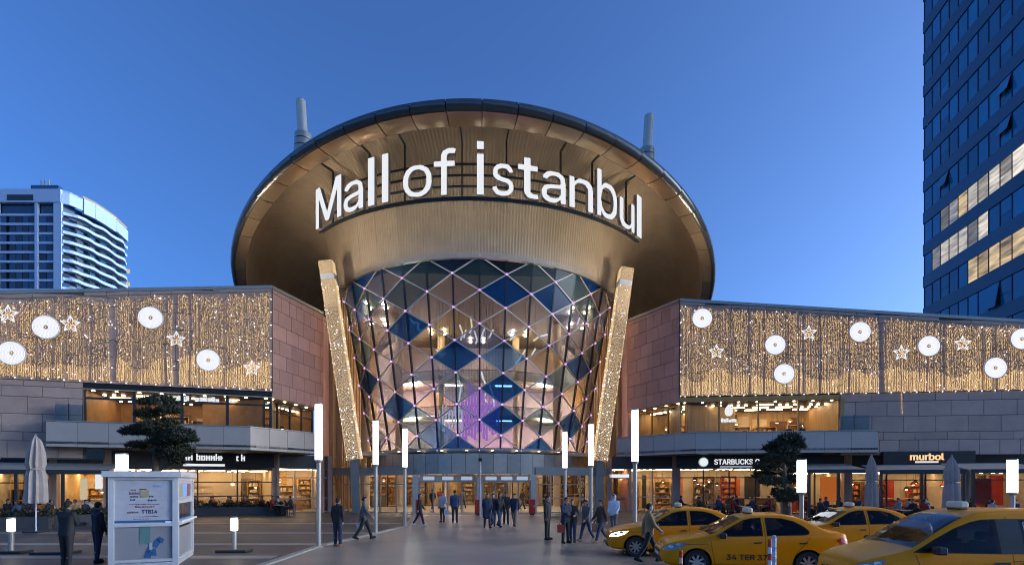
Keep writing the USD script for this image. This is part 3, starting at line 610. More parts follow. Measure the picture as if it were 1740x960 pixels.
def glazing(o, F, u0, u1, z0, z1, bay, trans=(), door=None, frame='dark_metal', gm='shop_glass', fw=.09, n=0.0):
    k = max(1, round((u1 - u0) / bay)); e = [u0 + (u1 - u0) * q / k for q in range(k + 1)]; zs = [z0, *trans, z1]
    for u in e: g = MB(); g.fbox(F, u - fw / 2, u + fw / 2, z0, z1, n - .08, n + .05); obj('mullion', g, frame, o)
    for z in zs:
        g = MB(); g.fbox(F, u0, u1, z - fw * .4, z + fw * .4, n - .06, n + .045); obj('transom', g, frame, o)
    for a, b in zip(e[:-1], e[1:]):
        for c, d in zip(zs[:-1], zs[1:]):
            g = MB(); P = [F(a + fw / 2, c + .03, n), F(b - fw / 2, c + .03, n), F(b - fw / 2, d - .03, n), F(a + fw / 2, d - .03, n)]
            if np.dot(np.cross(P[1] - P[0], P[2] - P[0])[:2], F.n) < 0: P = P[::-1]
            g.quad(*P); obj('window_pane', g, gm, o)
    return e
def lettering(o, F, text, px, z, h, n, m='sign_white', width=None, name='lettering'):
    g = text_on(F, text, F.upx(px, n), z, h, .05, n, width=width); return obj(name, g, m, o)

pbr('brown_wall', (.34, .20, .09), .6, var=.25, scale=1.5)
# ---- terrace-level rooms
o = thing('terrace_restaurant', 'warm-lit restaurant windows on the left upper terrace', 'shop front')
room(o, FL, .1, uo, 4.68, 7.9, 5.5, 'warm', 21, lights=6, n0=-.3, wallm='brown_wall', lamp_rows=3); glazing(o, FL, .1, uo, 4.7, 8.05, 2.35, trans=(7.42,), n=-.22, fw=.16)
g = MB(); g.fbox(FL, 0, uo + .15, 7.98, 8.27, -.3, -.01); obj('header', g, 'black_sign', o)
g = MB(); g.fbox(FL, uo, uo + .16, 4.4, 8.0, -.3, .02); obj('jamb', g, 'black_sign', o)
for a, b in ((255, 322), (332, 373), (386, 396)):                      # a bright letter strip behind the top lights
    u1_, u0_ = FL.upx(a, -.3), FL.upx(b, -.3); g = MB(); k = int((u1_ - u0_) / .21); R = np.random.default_rng(a)
    for q in range(k): g.fbox(FL, u0_ + q * (u1_ - u0_) / k + .03, u0_ + (q + 1) * (u1_ - u0_) / k, 7.52, 7.52 + R.uniform(.18, .34), -.34, -.30)
    obj('sign_letters', g, 'sign_white', o)
o2 = thing('terrace_cafe', 'warm-lit cafe windows in the recess beside the left leaning column', 'shop front')
room(o2, FLr, .3, FLr.L - .2, 4.6, 7.85, 4.5, 'warm', 22, lights=4, n0=-.9, wallm='brown_wall'); glazing(o2, FLr, .3, FLr.L - .2, 4.6, 7.85, 1.6, trans=(7.2,), n=-.8)
o = thing('terrace_restaurant', 'gold-lit restaurant windows on the right upper terrace', 'shop front')
room(o, FR, .1, ur, 4.62, 7.9, 5.5, 'warm', 23, lights=6, n0=-.3, wallm='gold_wood', lamp_rows=3); glazing(o, FR, .1, ur, 4.62, 8.0, 2.5, trans=(), n=-.22, fw=.10, frame='gold_frame')
pbr('gold_frame', (.40, .26, .10), .45, metal=.3)
g = MB(); g.fbox(FR, 0, ur, 7.92, 8.24, -.3, .0); obj('header', g, 'gold_frame', o); g = MB(); g.hexa([FR(ur - .1, 4.4, -.3), FR(ur + .02, 4.4, -.3), FR(ur + .02, 4.4, .06), FR(ur - .1, 4.4, .06), FR(ur + .06, 8.0, -.3), FR(ur + .26, 8.0, -.3), FR(ur + .26, 8.0, .06), FR(ur + .06, 8.0, .06)]); obj('jamb', g, 'gold_frame', o)
u = FR.upx(1238, -.2); g = MB()
g.lathe([(.001, 6.92), (.14, 6.95), (.24, 7.08), (.27, 7.28), (.24, 7.42), (.12, 7.62), (.001, 7.75)], 14, FR(u, 0, -.15)); obj('sign_emblem', g, 'sign_white', o)
R = np.random.default_rng(4); g = MB()
for q in range(6): g.fbox(FR, u - .52 + q * .175, u - .52 + q * .175 + .14, 6.50, 6.50 + R.uniform(.17, .28), -.14, -.10)
obj('sign_letters', g, 'sign_white', o)
o2 = thing('terrace_cafe', 'gold-lit cafe windows in the recess beside the right leaning column', 'shop front')
room(o2, FRr, .3, FRr.L - .2, 4.55, 7.85, 4.5, 'warm', 24, lights=4, n0=-.9, wallm='gold_wood'); glazing(o2, FRr, .3, FRr.L - .2, 4.55, 7.85, 1.9, n=-.8, frame='gold_frame')

# ================================================================= street-level shops
SL = [at(-60, 31.4), at(180, 34.0), at(480, 40.0), at(566, 42.2)]; SR = [at(1034, 42.4), at(1150, 41.0), at(1440, 38.0), at(1800, 35.2)]
def shop(label, F, px0, px1, style, seed, ztop=3.42, bay=1.5, trans=(2.55,), light='warm_panel', lights=3, wallm='plaster', fascia='fascia_dark', frame='dark_metal', zf=4.40, depth=5.0, nf=.12):
    o = thing('shop', label, 'shop front'); u0, u1 = sorted((F.upx(px0), F.upx(px1)))
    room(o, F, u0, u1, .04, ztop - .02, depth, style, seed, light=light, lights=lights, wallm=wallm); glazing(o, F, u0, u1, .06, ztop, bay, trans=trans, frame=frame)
    g = MB(); g.fbox(F, u0, u1, ztop, zf, -.3, nf); obj('fascia', g, fascia, o)
    for u in (u0, u1): g = MB(); g.fbox(F, u - .17, u + .17, 0, zf, -.4, .14); obj('pier', g, 'stone', o)
    return o
f1, f2, f3 = polyline_frames(SL); r1, r2, r3 = polyline_frames(SR)
a = shop('cafe shop front at the far left with a cream lit wall behind the diners', f1, -58, 90, 'warm', 31, ztop=3.0, trans=(2.3,), zf=3.75, lights=3)
a2 = shop('cafe shop front behind the kiosk with a plain cream back wall', f1, 92, 182, 'white', 32, ztop=3.0, trans=(), bay=3.0, zf=3.75, lights=3, wallm='cream_wall')
pbr('cream_wall', (.66, .55, .36), .7, var=.06)
a3 = shop('bright shop front under the long white sign on the left', f2, 184, 466, 'white', 33, ztop=3.25, trans=(1.35, 2.35), bay=2.2, lights=7)
a4 = shop('brightly lit glass shop front right beside the left leaning column', f2, 470, 560, 'white', 34, ztop=3.42, trans=(1.1, 2.7), bay=1.2, lights=4, frame='grey_metal')
b1 = shop('shop front with a white light strip right beside the right leaning column', r1, 1036, 1146, 'warm', 35, trans=(1.2, 2.7), bay=1.5, lights=4, frame='grey_metal')
b2 = shop('coffee shop front under the round white emblem', r2, 1152, 1330, 'red', 36, trans=(2.7,), lights=5, bay=2.0)
b3 = shop('red and amber restaurant front behind the right pine', r2, 1332, 1438, 'red', 37, ztop=3.1, trans=(), lights=3, bay=2.2)
b4 = shop('restaurant front under the small glowing yellow sign', r3, 1442, 1640, 'red', 38, ztop=3.1, trans=(2.5,), lights=5, bay=2.2)
b5 = shop('dim restaurant front at the far right edge', r3, 1644, 1798, 'red', 39, ztop=3.1, trans=(2.5,), lights=3, bay=2.2)
# amber glowing wall panel and cream lit blinds inside
u0, u1 = sorted((r2.upx(1402), r2.upx(1452))); g = MB(); g.fbox(r2, u0, min(u1, r2.L - .2), .9, 2.75, -1.2, -1.1); obj('amber_panel', g, 'amber_glow', b3)
for px0, px1, z0, z1 in ((128, 140, 1.2, 2.6), (154, 166, 1.9, 2.85)):
    u0, u1 = sorted((f1.upx(px0), f1.upx(px1))); g = MB(); g.fbox(f1, u0, u1, z0, z1, -.9, -.8); obj('light_panel', g, 'cream_screen' if px0 < 140 else 'sign_white', a2)
u0, u1 = sorted((r1.upx(1022), r1.upx(1069))); g = MB(); g.fbox(r1, max(u0, .1), u1, 2.72, 2.98, .06, .14); obj('light_strip', g, 'sign_white', b1)
for px0, px1, s_, sh in ((1640, 1665, 'goods_blue', r3), (1667, 1698, 'goods_red', r3)):
    u0, u1 = sorted((sh.upx(px0), sh.upx(px1))); g = MB(); g.fbox(sh, u0, u1, .8, 2.6, -.9, -.8); obj('wall_poster', g, s_, b5 if px0 > 1643 else b4)
# ---- signs
def block_sign(o, F, px0, px1, z, h, n, seed, m='sign_white', pitch=.26, name='sign_letters'):
    """a run of upright letter-like strokes, for lettering too small in the photograph to read"""
    u0, u1 = sorted((F.upx(px0, n), F.upx(px1, n))); k = max(2, int((u1 - u0) / pitch)); R = np.random.default_rng(seed); w = (u1 - u0) / k
    for q in range(k):
        g = MB(); x = u0 + q * w; hh = h * (1 if R.uniform() < .3 else .74); t = .30 * w
        g.fbox(F, x + .06 * w, x + .06 * w + t, z, z + hh, n, n + .05)
        if R.uniform() < .75: g.fbox(F, x + .62 * w, x + .62 * w + t, z, z + h * .74, n, n + .05)
        for zz in ([z, z + h * .74 - t] if R.uniform() < .6 else [z + h * .34]): g.fbox(F, x + .06 * w + t + .001, x + .62 * w - .001, zz, zz + t * .8, n + .002, n + .048)
        obj(name, g, m, o)
s = thing('shop_sign', 'long white illuminated lettering on the left fascia, partly behind the pine', 'sign')
F = Frame(at(215, 34.9), at(466, 38.6)); g = MB(); g.fbox(F, 0, F.L, 3.38, 4.34, -.30, -.14)
obj('backing', g, 'black_sign', s)
for px0, px1, sd in ((221, 262, 51), (282, 292, 52), (301, 328, 53), (333, 382, 54), (401, 417, 55)): block_sign(s, F, px0, px1, 3.86, .46, -.13, sd)
u0, u1 = F.upx(221), F.upx(382); g = MB(); g.fbox(F, u0, u1, 3.46, 3.62, -.13, -.06); obj('light_strip', g, 'sign_white', s)
s = thing('coffee_sign', 'white coffee shop lettering and round emblem on the right fascia', 'sign')
F = Frame(at(1150, 38.3), at(1400, 36.6)); g = MB(); g.fbox(F, 0, F.L, 3.40, 4.28, -.3, -.14); obj('backing', g, 'black_sign', s)
lettering(s, F, 'STARBUCKS C', 1213, 3.62, .36, -.12, width=F.upx(1290) - F.upx(1213)); u0, u1 = F.upx(1224), F.upx(1282); g = MB(); g.fbox(F, u0, u1, 3.41, 3.50, -.13, -.05); obj('light_strip', g, 'strip_blue', s)
emit('strip_blue', (.55, .70, 1.0), .28); emit('emblem_green', (.10, .42, .26), .2)
u = F.upx(1196); N3 = np.array([*F.n, 0]); U3 = np.array([*F.u, 0]); c = F(u, 3.79, -.12); g = MB(); g.tube(c, c + N3 * .06, .34, 28); E_ = obj('emblem', g, 'sign_white', s)
g = MB(); a_ = np.linspace(0, 2 * np.pi, 33); g.grid(np.array([[c + N3 * n_ + U3 * math.cos(x) * r_ + np.array([0, 0, 1]) * math.sin(x) * r_ for r_, n_ in ((.30, .062), (.30, .07), (.335, .07), (.335, .062))] for x in a_])); obj('emblem_ring', g, 'emblem_green', E_)
s = thing('restaurant_sign', 'glowing yellow restaurant lettering with red rim on the black fascia at right', 'sign')
F = Frame(at(1500, 34.9), at(1656, 34.2)); g = MB(); g.fbox(F, 0, F.L, 3.42, 4.36, -.3, .10); obj('backing', g, 'black_sign', s)
lettering(s, F, 'murbol', 1545, 3.80, .40, .13, 'yellow_sign', width=F.upx(1602) - F.upx(1545)); lt = text_on(F, 'murbol', F.upx(1544.4, .11), 3.775, .45, .02, .11, width=F.upx(1603) - F.upx(1544)); obj('lettering_rim', lt, 'red_glow', s)
u0, u1 = F.upx(1553), F.upx(1592); g = MB(); g.fbox(F, u0, u1, 3.60, 3.72, .11, .16); obj('light_strip', g, 'strip_white', s)
emit('strip_white', (.9, .93, 1.0), .4)

# ---- awnings on posts over the pavement cafes
def awning(label, a, b, depth, z_back, z_front, m='awning', nb=3):
    F = Frame(a, b); o = thing('awning', label, 'awning'); k = max(2, round(F.L / 1.3))
    for q in range(k):
        g = MB(); u0, u1 = F.L * q / k, F.L * (q + 1) / k; e = .005
        g.hexa([F(u0 + e, z_front, 0), F(u1 - e, z_front, 0), F(u1 - e, z_back, -depth), F(u0 + e, z_back, -depth), F(u0 + e, z_front + .05, 0), F(u1 - e, z_front + .05, 0), F(u1 - e, z_back + .05, -depth), F(u0 + e, z_back + .05, -depth)]); obj('awning_strip', g, m, o)
    g = MB(); g.fbox(F, 0, F.L, z_front - .16, z_front + .09, 0.0, .07); obj('front_beam', g, 'dark_metal', o)
    for q in range(nb + 1):
        u = .1 + (F.L - .2) * q / nb; g = MB(); g.fbox(F, u - .07, u + .07, 0, z_front - .16, -.08, .06); obj('post', g, 'dark_metal', o)
    return o
pbr('awning', (.30, .30, .31), .7, var=.1)
awning('grey awning on dark posts over the cafe at the far left', at(-60, 28.6), at(186, 30.9), 2.6, 3.45, 2.95, nb=3)
awning('grey awning on dark posts beside the right pine', at(1372, 33.2), at(1478, 32.6), 3.4, 3.55, 3.05, nb=2)
awning('grey awning on dark posts under the yellow restaurant sign', at(1494, 32.3), at(1640, 31.4), 2.4, 3.40, 3.00, nb=2)
awning('grey awning on dark posts at the far right edge', at(1650, 31.3), at(1790, 30.5), 3.0, 3.50, 3.02, nb=2)

# ================================================================= entrance: canopy band, doors, hall
can = thing('entrance_canopy', 'curved grey canopy band over the entrance doors below the glass front', 'canopy')
th = np.linspace(math.radians(-62), math.radians(62), 23)
for a, b in zip(th[:-1], th[1:]):
    g = MB(); t = np.linspace(a + .0015, b - .0015, 4); zb = 2.95
    g.grid(np.array([circ(t, R, z, CX) for R, z in ((10.0, zb), (10.62, zb), (10.62, 4.50), (10.0, 4.50))]), flip=True); obj('band_panel', g, 'canopy_metal', can)
pbr('canopy_metal', (.40, .41, .43), .34, metal=.45, var=.08, rand=.12)
g = MB(); t = np.linspace(th[0], th[-1], 60); g.grid(np.array([circ(t, R, z, CX) for R, z in ((10.55, 2.97), (10.05, 2.97), (10.05, 4.66), (10.55, 4.66))])); obj('band_core', g, 'fascia_dark', can)
for k in range(12):
    t = math.radians(-55 + 10 * k); p = np.array([CX + 10.75 * math.sin(t), CY - 10.75 * math.cos(t), 4.52]); g = MB(); g.lathe([(.001, 0), (.09, 0), (.12, .1), (.06, .16), (.001, .16)], 10, p); S = obj('spotlight', g, 'dark_metal', can)
    g = MB(); g.tube(p + [0, 0, .15], p + [0, 0, .19], .085, 10); obj('spot_lens', g, 'warm_panel', S)
FE = Frame(at(698, 40.0), at(906, 40.4))
ent = thing('entrance_doors', 'glazed double portal of the main entrance with grey pillars', 'entrance')
for px in (706, 815, 907):
    u = FE.upx(px); w = .22; g = MB(); g.fbox(FE, u - w, u + w, 0, 2.92, -.3, .1); obj('pillar', g, 'pale_metal', ent)
for px0, px1 in ((712, 809), (821, 901)):
    u0, u1 = FE.upx(px0), FE.upx(px1); glazing(ent, FE, u0, u1, .03, 2.40, (u1 - u0) / 4, frame='grey_metal', gm='shop_glass', fw=.10, n=-.1)
    g = MB(); g.fbox(FE, u0, u1, 2.42, 2.90, -.35, -.12); obj('lintel', g, 'pale_metal', ent)
    for q in range(3):
        g = MB(); uc = u0 + (u1 - u0) * (q + .5) / 3; g.fbox(FE, uc - .42, uc + .42, 2.52, 2.78, -.12, -.09); obj('lintel_light', g, 'door_light', ent)
emit('door_light', (.62, .75, 1.0), .3)
for F, sd in ((Frame(at(566, 42.2), at(702, 40.0)), 61), (Frame(at(910, 40.4), at(1034, 42.4)), 62)):
    o = thing('glass_screen', 'grey framed glass screen ' + ('left' if sd == 61 else 'right') + ' of the entrance doors', 'glass wall'); glazing(o, F, 0, F.L, .04, 2.92, 1.3, trans=(2.2,) if sd == 61 else (1.1, 2.2), frame='grey_metal', gm='shop_glass'); g = MB(); g.fbox(F, 0, F.L, 2.92, 3.5, -.2, .05); obj('header', g, 'grey_metal', o)
g = MB(); e = FE; g.fbox(FE, -.5, FE.L + .6, 0.004, .06, .2, 1.3); obj('door_step', g, 'kerb', ent)

hall = thing('entrance_hall', 'lit mall hall seen through the glass front and the doors', 'hall interior')
P = [(-11.6, 44.5), (-11.6, 62), (12, 62), (12, 44.5), (9.5, 42), (4.6, 40.9), (-4.0, 40.6), (-9.3, 42)]
g = MB(); g.plan(P, .0, .03); obj('hall_floor', g, 'floor_tile', hall)
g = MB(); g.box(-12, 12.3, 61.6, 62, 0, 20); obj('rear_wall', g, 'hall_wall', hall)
for sx, x in ((-1, -11.9), (1, 12.1)): g = MB(); g.box(x - .15, x + .15, 44.2, 61.6, 0, 20); obj('side_wall', g, 'gold_wood', hall)
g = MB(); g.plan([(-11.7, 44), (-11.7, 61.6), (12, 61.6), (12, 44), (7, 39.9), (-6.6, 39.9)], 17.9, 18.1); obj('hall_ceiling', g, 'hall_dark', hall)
for z in (4.85, 9.4, 13.2):
    g = MB(); t = np.linspace(-1.25, 1.25, 25); inner, outer = [], []
    for q in t: inner.append((CX + 10.2 * math.sin(q) * (1 if z > 5 else .95), 60.5 - 7.2 * math.cos(q) + (2.6 if z > 5 else 1.0))); 
    poly = inner + [(12, 61.5), (-11.6, 61.5)]; g.plan(poly, z - .35, z); S = obj('gallery_slab', g, 'plaster', hall)
    g = MB()
    for a, b in zip(inner[:-1], inner[1:]): g.bar((*a, z + 1.0), (*b, z + 1.0), .06, .06)
    obj('gallery_rail', g, 'dark_metal', S); g = MB()
    for a, b in zip(inner[:-1], inner[1:]): g.add([(*a, z), (*b, z), (*b, z + .97), (*a, z + .97)], [[0, 1, 2, 3]])
    obj('gallery_glass', g, 'rail_glass', S)
for k in range(26):                                                    # gold fins down both sides of the hall
    for sx in (-1, 1):
        y = 45.2 + k * .62; g = MB(); x = -11.7 if sx < 0 else 11.9; g.box(x, x - sx * .45, y, y + .12, .1, 17.8); obj('wall_fin', g, 'gold_wood', hall)
for x, y in ((-7.5, 52), (-3.8, 57), (4.2, 57), (7.9, 52), (-9.8, 47.5), (10.2, 47.5)): g = MB(); g.tube((x, y, 0), (x, y, 17.9), .38, 20); obj('hall_pillar', g, 'plaster', hall, smooth=40)
for x, y, z in [(-8.8, 47.2, 17.8), (9.2, 47.2, 17.8), (-9.6, 52, 17.8), (9.9, 52, 17.8), (-4, 55, 17.8), (4.4, 55, 17.8), (0, 58, 17.8)]:
    g = MB(); [g.box(x + q * .7 - .12, x + q * .7 + .12, y + w * .7 - .12, y + w * .7 + .12, z - .05, z) for q in (-1, 1) for w in (-1, 1)]; obj('ceiling_lamp', g, 'hall_lamp', hall)
emit('hall_lamp', (1.0, .88, .72), 85.0); emit('hall_cool', (.92, .86, 1.0), 17.0)
for x in (-7.5, -2.5, 2.9, 7.9):
    for z, y in ((4.48, 56.5), (9.02, 57.5), (12.82, 57.5)): g = MB(); g.box(x - .9, x + .9, y - .25, y + .25, z - .05, z - .005); obj('gallery_lamp', g, 'hall_cool' if abs(x) < 5 else 'hall_lamp', hall)
for k in range(9):
    x = -7 + 1.75 * k; g = MB(); g.box(x - .1, x + .1, 44.4, 44.6, 4.40, 4.46); obj('lobby_lamp', g, 'hall_lamp', hall)
g = MB(); g.plan([(-10, 42.2), (10.4, 42.2), (11, 47), (-10.6, 47)], 4.46, 4.70); obj('lobby_ceiling', g, 'plaster', hall)

ORD = 'first second third fourth fifth sixth seventh eighth ninth tenth eleventh twelfth thirteenth fourteenth fifteenth'.split()
for x, y, z in ((-2.5, 57.6, 4.9), (0, 57.6, 4.9), (2.6, 57.6, 4.9), (-4.5, 57.8, 9.45), (0.2, 57.8, 9.45)): g = MB(); g.box(x - .9, x + .9, y - .12, y + .12, z, z + .1); obj('purple_wash_lamp', g, 'added_purple_glow', hall)  # unseen emitters added to wash the rear wall purple
emit('added_purple_glow', (.55, .18, 1.0), 15.0)
for F, u0, u1, sd, lab in ((Frame((-10.2, 50.5), (-3.2, 54.0)), 0, 7.6, 81, 'left'), (Frame((3.6, 54.0), (10.6, 50.5)), 0, 7.6, 82, 'right'), (Frame((-3.1, 55.5), (3.5, 55.5)), 0, 6.6, 83, 'rear')):
    o = thing('hall_shop', f'small lit shop inside the hall, {lab} of the entrance axis' if lab != 'rear' else 'small lit shop at the rear of the hall, straight behind the doors', 'shop front'); room(o, F, u0, u1, .04, 4.2, 3.0, ('white', 'warm', 'white')[sd - 81], sd, lights=4, wallm='plaster'); glazing(o, F, u0, u1, .05, 4.2, 1.7, trans=(2.8,), frame='dark_metal')
# hanging light tubes, purple and blue, low in the middle of the hall; white tubes above
def tube_light(m, label, pts, r, group): 
    o = thing('hanging_light', label, 'hanging light', np.array(pts[0]), group=group); g = MB()
    for a, b in zip(pts[:-1], pts[1:]): g.tube(np.array(a) - pts[0], np.array(b) - pts[0], r, 7)
    obj('tube', g, m, o); g = MB(); top = max(pts, key=lambda p: p[2]); g.tube(np.array(top) - pts[0], np.array([top[0], top[1], 17.9]) - pts[0], .012, 4); obj('wire', g, 'dark_metal', o)
R = np.random.default_rng(5)
for k, px in enumerate(np.arange(747, 786, 5.4)):
    d = 45.5 + R.uniform(-.5, .5); x = at(px, d); tube_light('blue_tube', f'pale blue light tube hanging in the hall, {ORD[k]} of its row from the left', [(*x, 2.3 + (820 - 690 - R.uniform(-4, 8)) / 900 * d), (*x, 2.3 + (820 - 730 + R.uniform(-8, 8)) / 900 * d)], .065, 'pale blue hanging light tubes')
for k, px in enumerate(np.arange(787, 852, 5.0)):
    d = 45.5 + R.uniform(-.5, .5); x = at(px, d); tube_light('purple_tube', f'purple light tube hanging in mid-hall, {ORD[k]} of its row from the left', [(*x, 2.3 + (820 - 672 - R.uniform(-22, 14)) / 900 * d), (*x, 2.3 + (820 - 742 + R.uniform(-8, 12)) / 900 * d)], .095, 'purple hanging light tubes')
FIG = [('bent white light figure hanging highest left of the hall centre', [(697, 541), (701, 548), (712, 549), (709, 558), (716, 562)]), ('white light figure like antlers, upper middle of the hall', [(781, 552), (786, 566), (783, 578)]), ('white light figure at the centre mullion, upper middle of the hall', [(800, 538), (802, 556), (798, 566)]), ('white light figure right of the centre mullion, upper middle', [(824, 556), (818, 572), (816, 580)]), ('slanting white light streak, upper right of the hall', [(906, 579), (916, 572), (931, 568)]), ('white light streak tilted down, right of the hall centre', [(893, 594), (884, 608), (876, 618)]), ('white light streak just right of the centre, mid-height', [(818, 632), (822, 646), (825, 652)]), ('hooked white light figure left of the centre, low', [(774, 650), (780, 646), (783, 660), (779, 684)]), ('white upright light streak right of the centre, low', [(830, 650), (838, 672), (840, 690)]), ('white light streak on the far right of the hall, high', [(985, 540), (981, 552)]), ('short white light streak left of the hall centre, high', [(792, 560), (788, 574)]), ('white light streak near the hall centre, tilted left', [(806, 562), (811, 578), (808, 584)]), ('white light streak right of centre, tilted right', [(838, 560), (831, 574)]), ('curled white light figure right of the hall centre', [(862, 566), (870, 560), (876, 570), (866, 578)]), ('white light streak under the upper right streak', [(910, 592), (903, 604)]), ('white light streak left of the blue tubes', [(742, 594), (750, 604), (757, 600)]), ('white light figure low beside the centre mullion', [(826, 664), (822, 676), (828, 684)])]
for lab, pts in FIG:
    d = 46.0; tube_light('figure_white', lab, [at(px, d, py) for px, py in pts], .075, None)
emit('figure_white', (.95, .97, 1.0), .6)
# uplights that stand on the wing roofs and wash the saucer
for F, u, lab in ((FL, 1.6, 'nearer lamp on the left wing roof'), (FL, 4.2, 'farther lamp on the left wing roof'), (FR, 1.6, 'nearer lamp on the right wing roof'), (FR, 4.2, 'farther lamp on the right wing roof')):
    p = F.plan(u, -1.4); zr = (roofL if F is FL else roofR)(u) - .05; o = thing('roof_floodlight', 'warm floodlight behind the parapet washing the saucer, ' + lab, 'floodlight', (*p, zr))
    aim = np.array([.2, 37.0, 23.5]) - [*p, zr + .3]; aim /= np.linalg.norm(aim); s_ = np.cross(aim, [0, 0, 1.0]); s_ /= np.linalg.norm(s_); t_ = np.cross(s_, aim); c = np.array([0, 0, .28])
    g = MB(); g.bar(c - aim * .16, c, .62, .42, up=t_); obj('housing', g, 'dark_metal', o); g = MB(); g.tube((-.1, 0, 0), (-.1, 0, .2), .03, 6); g.tube((.1, 0, 0), (.1, 0, .2), .03, 6); obj('bracket', g, 'dark_metal', o)
    g = MB(); g.bar(c + aim * .002, c + aim * .012, .54, .36, up=t_); obj('lens', g, 'flood_warm', o)
emit('flood_warm', (1.0, .83, .62), 260.0)
# ================================================================= the glass office tower at the right
pbr('tower_glass', (.003, .19, .34), .07, metal=0.0, var=.25, scale=.12, rand=.35, spec=.5)
pbr('tower_spandrel', (.045, .10, .16), .35, metal=.3, var=.08, rand=.1)
pbr('tower_frame', (.012, .018, .026), .4, metal=.3)
def lit_window(name, c1, c2, s, sc):
    mat(name, {'tc': ('texture_coordinate', {}), 'mp': ('mapping', {'scale': (.35, .35, 2.2)}), 'n': ('noise_texture', {'scale': sc, 'detail': 3.0}), 'r': ('rgb_ramp', {'ramp': [(.32, c1), (.68, c2)]}), 'oi': ('object_info', {}), 'mr': ('map_range', {'to_min': s * .35, 'to_max': s * 1.15}), 'e': ('emission', {}), 'g': ('glossy_bsdf', {'roughness': .05, 'color': (.8, .85, .9)}), 'f': ('fresnel', {'IOR': 1.4}), 'm': ('mix_closure', {})},
        [('tc.object', 'mp.vector'), ('mp.vector', 'n.vector'), ('n.fac', 'r.fac'), ('r.color', 'e.color'), ('oi.random', 'mr.value'), ('mr.result', 'e.strength'), ('f.fac', 'm.fac'), ('e.emission', 'm.closure1'), ('g.BSDF', 'm.closure2')], 'm.closure')
lit_window('lit_office', (.34, .32, .30), (1.0, .91, .78), .36, 1.3); lit_window('lit_amber', (.22, .17, .12), (1.0, .74, .40), .30, 1.1); lit_window('lit_dim', (.10, .12, .16), (.42, .40, .38), .34, 1.2)
TW = thing('office_tower', 'tall blue glass office tower at the right edge with some lit windows', 'tower')
pa, pb = at(1571, 60.0), at(1571, 60.0) * 0 + at(1742, 45.6)
FT = Frame(pa, pb, side=(0, 30)); FH, SP = 3.60, 1.30
zb = 2.3 + (820 - 489) / 900 * 60 - .0                                  # underside of one spandrel at the corner
z0 = zb - 7 * FH; ncol = 10; wcol = FT.L / ncol
full = FT.L + 3 * wcol; g = MB(); g.fbox(FT, 0, full, 0, 84, -22, -.05); obj('core', g, 'tower_frame', TW)
LIT = {}
# storeys counted up from the spandrel line; columns from the far corner
for c, v in [(6, 'lit_office'), (5, 'lit_office'), (7, 'lit_office'), (8, 'lit_office'), (9, 'lit_office'), (4, 'lit_amber'), (3, 'lit_dim'), (2, 'lit_dim')]: LIT[(2, c)] = v
for c, v in [(1, 'lit_dim'), (2, 'lit_office'), (3, 'lit_office'), (4, 'lit_office'), (5, 'lit_dim'), (6, 'lit_office')]: LIT[(1, c)] = v
for c, v in [(5, 'lit_amber'), (6, 'lit_amber'), (7, 'lit_amber'), (8, 'lit_amber'), (9, 'lit_amber')]: LIT[(0, c)] = v
OPEN = {(4, 8), (3, 8), (-1, 7), (3, 2)}
zs0 = zb
for fl in range(-3, 15):
    za = zs0 + fl * FH                                                  # underside of the spandrel above this storey
    top, bot = za, za - (FH - SP)
    g = MB(); g.fbox(FT, -.12, full, za, za + SP, -.3, .10); obj('spandrel_band', g, 'tower_spandrel', TW)
    for c in range(13):
        a, b = c * wcol, (c + 1) * wcol; half = c % 5 in (2, 3) and c != 3
        zsplit = bot + .95
        zz = [(bot, zsplit), (zsplit, top)] if c in (2, 8) else [(bot, top)]
        for q, (p, r) in enumerate(zz):
            if (fl, c) in OPEN and q == len(zz) - 1 and c in (2, 8, 7):
                g = MB(); g.hexa([FT(a + .06, p + .04, .38), FT(b - .06, p + .04, .38), FT(b - .06, p + .04, .42), FT(a + .06, p + .04, .42), FT(a + .06, r - .04, .02), FT(b - .06, r - .04, .02), FT(b - .06, r - .04, .06), FT(a + .06, r - .04, .06)]); obj('open_window', g, 'tower_glass', TW)
                g = MB(); g.fbox(FT, a + .06, b - .06, p + .04, r - .04, -.05, -.03); obj('window_gap', g, 'black_sign', TW); continue
            g = MB(); P = [FT(a + .05, p + .02, 0), FT(b - .05, p + .02, 0), FT(b - .05, r - .02, 0), FT(a + .05, r - .02, 0)]
            if np.dot(np.cross(P[1] - P[0], P[2] - P[0])[:2], FT.n) < 0: P = P[::-1]
            g.quad(*P); obj('window_pane', g, LIT.get((fl, c), 'tower_glass'), TW)
    for c in range(14):
        g = MB(); g.fbox(FT, c * wcol - .035, c * wcol + .035, bot, top, -.06, .05); obj('mullion', g, 'tower_frame', TW)

# ================================================================= the white apartment tower far left
TB = thing('apartment_tower', 'distant white apartment tower with curved balconies behind the left wing', 'tower')
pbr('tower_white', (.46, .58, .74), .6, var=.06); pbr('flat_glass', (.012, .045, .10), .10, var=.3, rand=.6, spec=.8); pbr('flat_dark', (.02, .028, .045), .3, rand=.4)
H0 = 2.3 + (820 - 316) / 900 * 190
fA, fB = at(-6, 190.0), at(106, 190.0); FB = Frame(fA, fB); FHB = 3.35
g = MB(); arc = [at(106, 190), at(130, 193), at(152, 197.5), at(170, 202), at(190, 208), at(204, 213), at(213, 218)]
body = [tuple(at(-6, 190.6)), tuple(at(106, 190.6)), *[tuple(at(p, d + 1.6)) for p, d in ((128, 193), (150, 197.5), (168, 202), (187, 208), (201, 213), (209, 218))], tuple(at(195, 236)), tuple(at(-6, 236))]
g.plan(body, 0, H0 - 6); obj('core', g, 'flat_glass', TB)
nf = int((H0 - 9) / FHB)
pxs = [(12, 15, 'f'), (16, 60, 'w'), (67, 92, 'w'), (1, 11, 'w')]
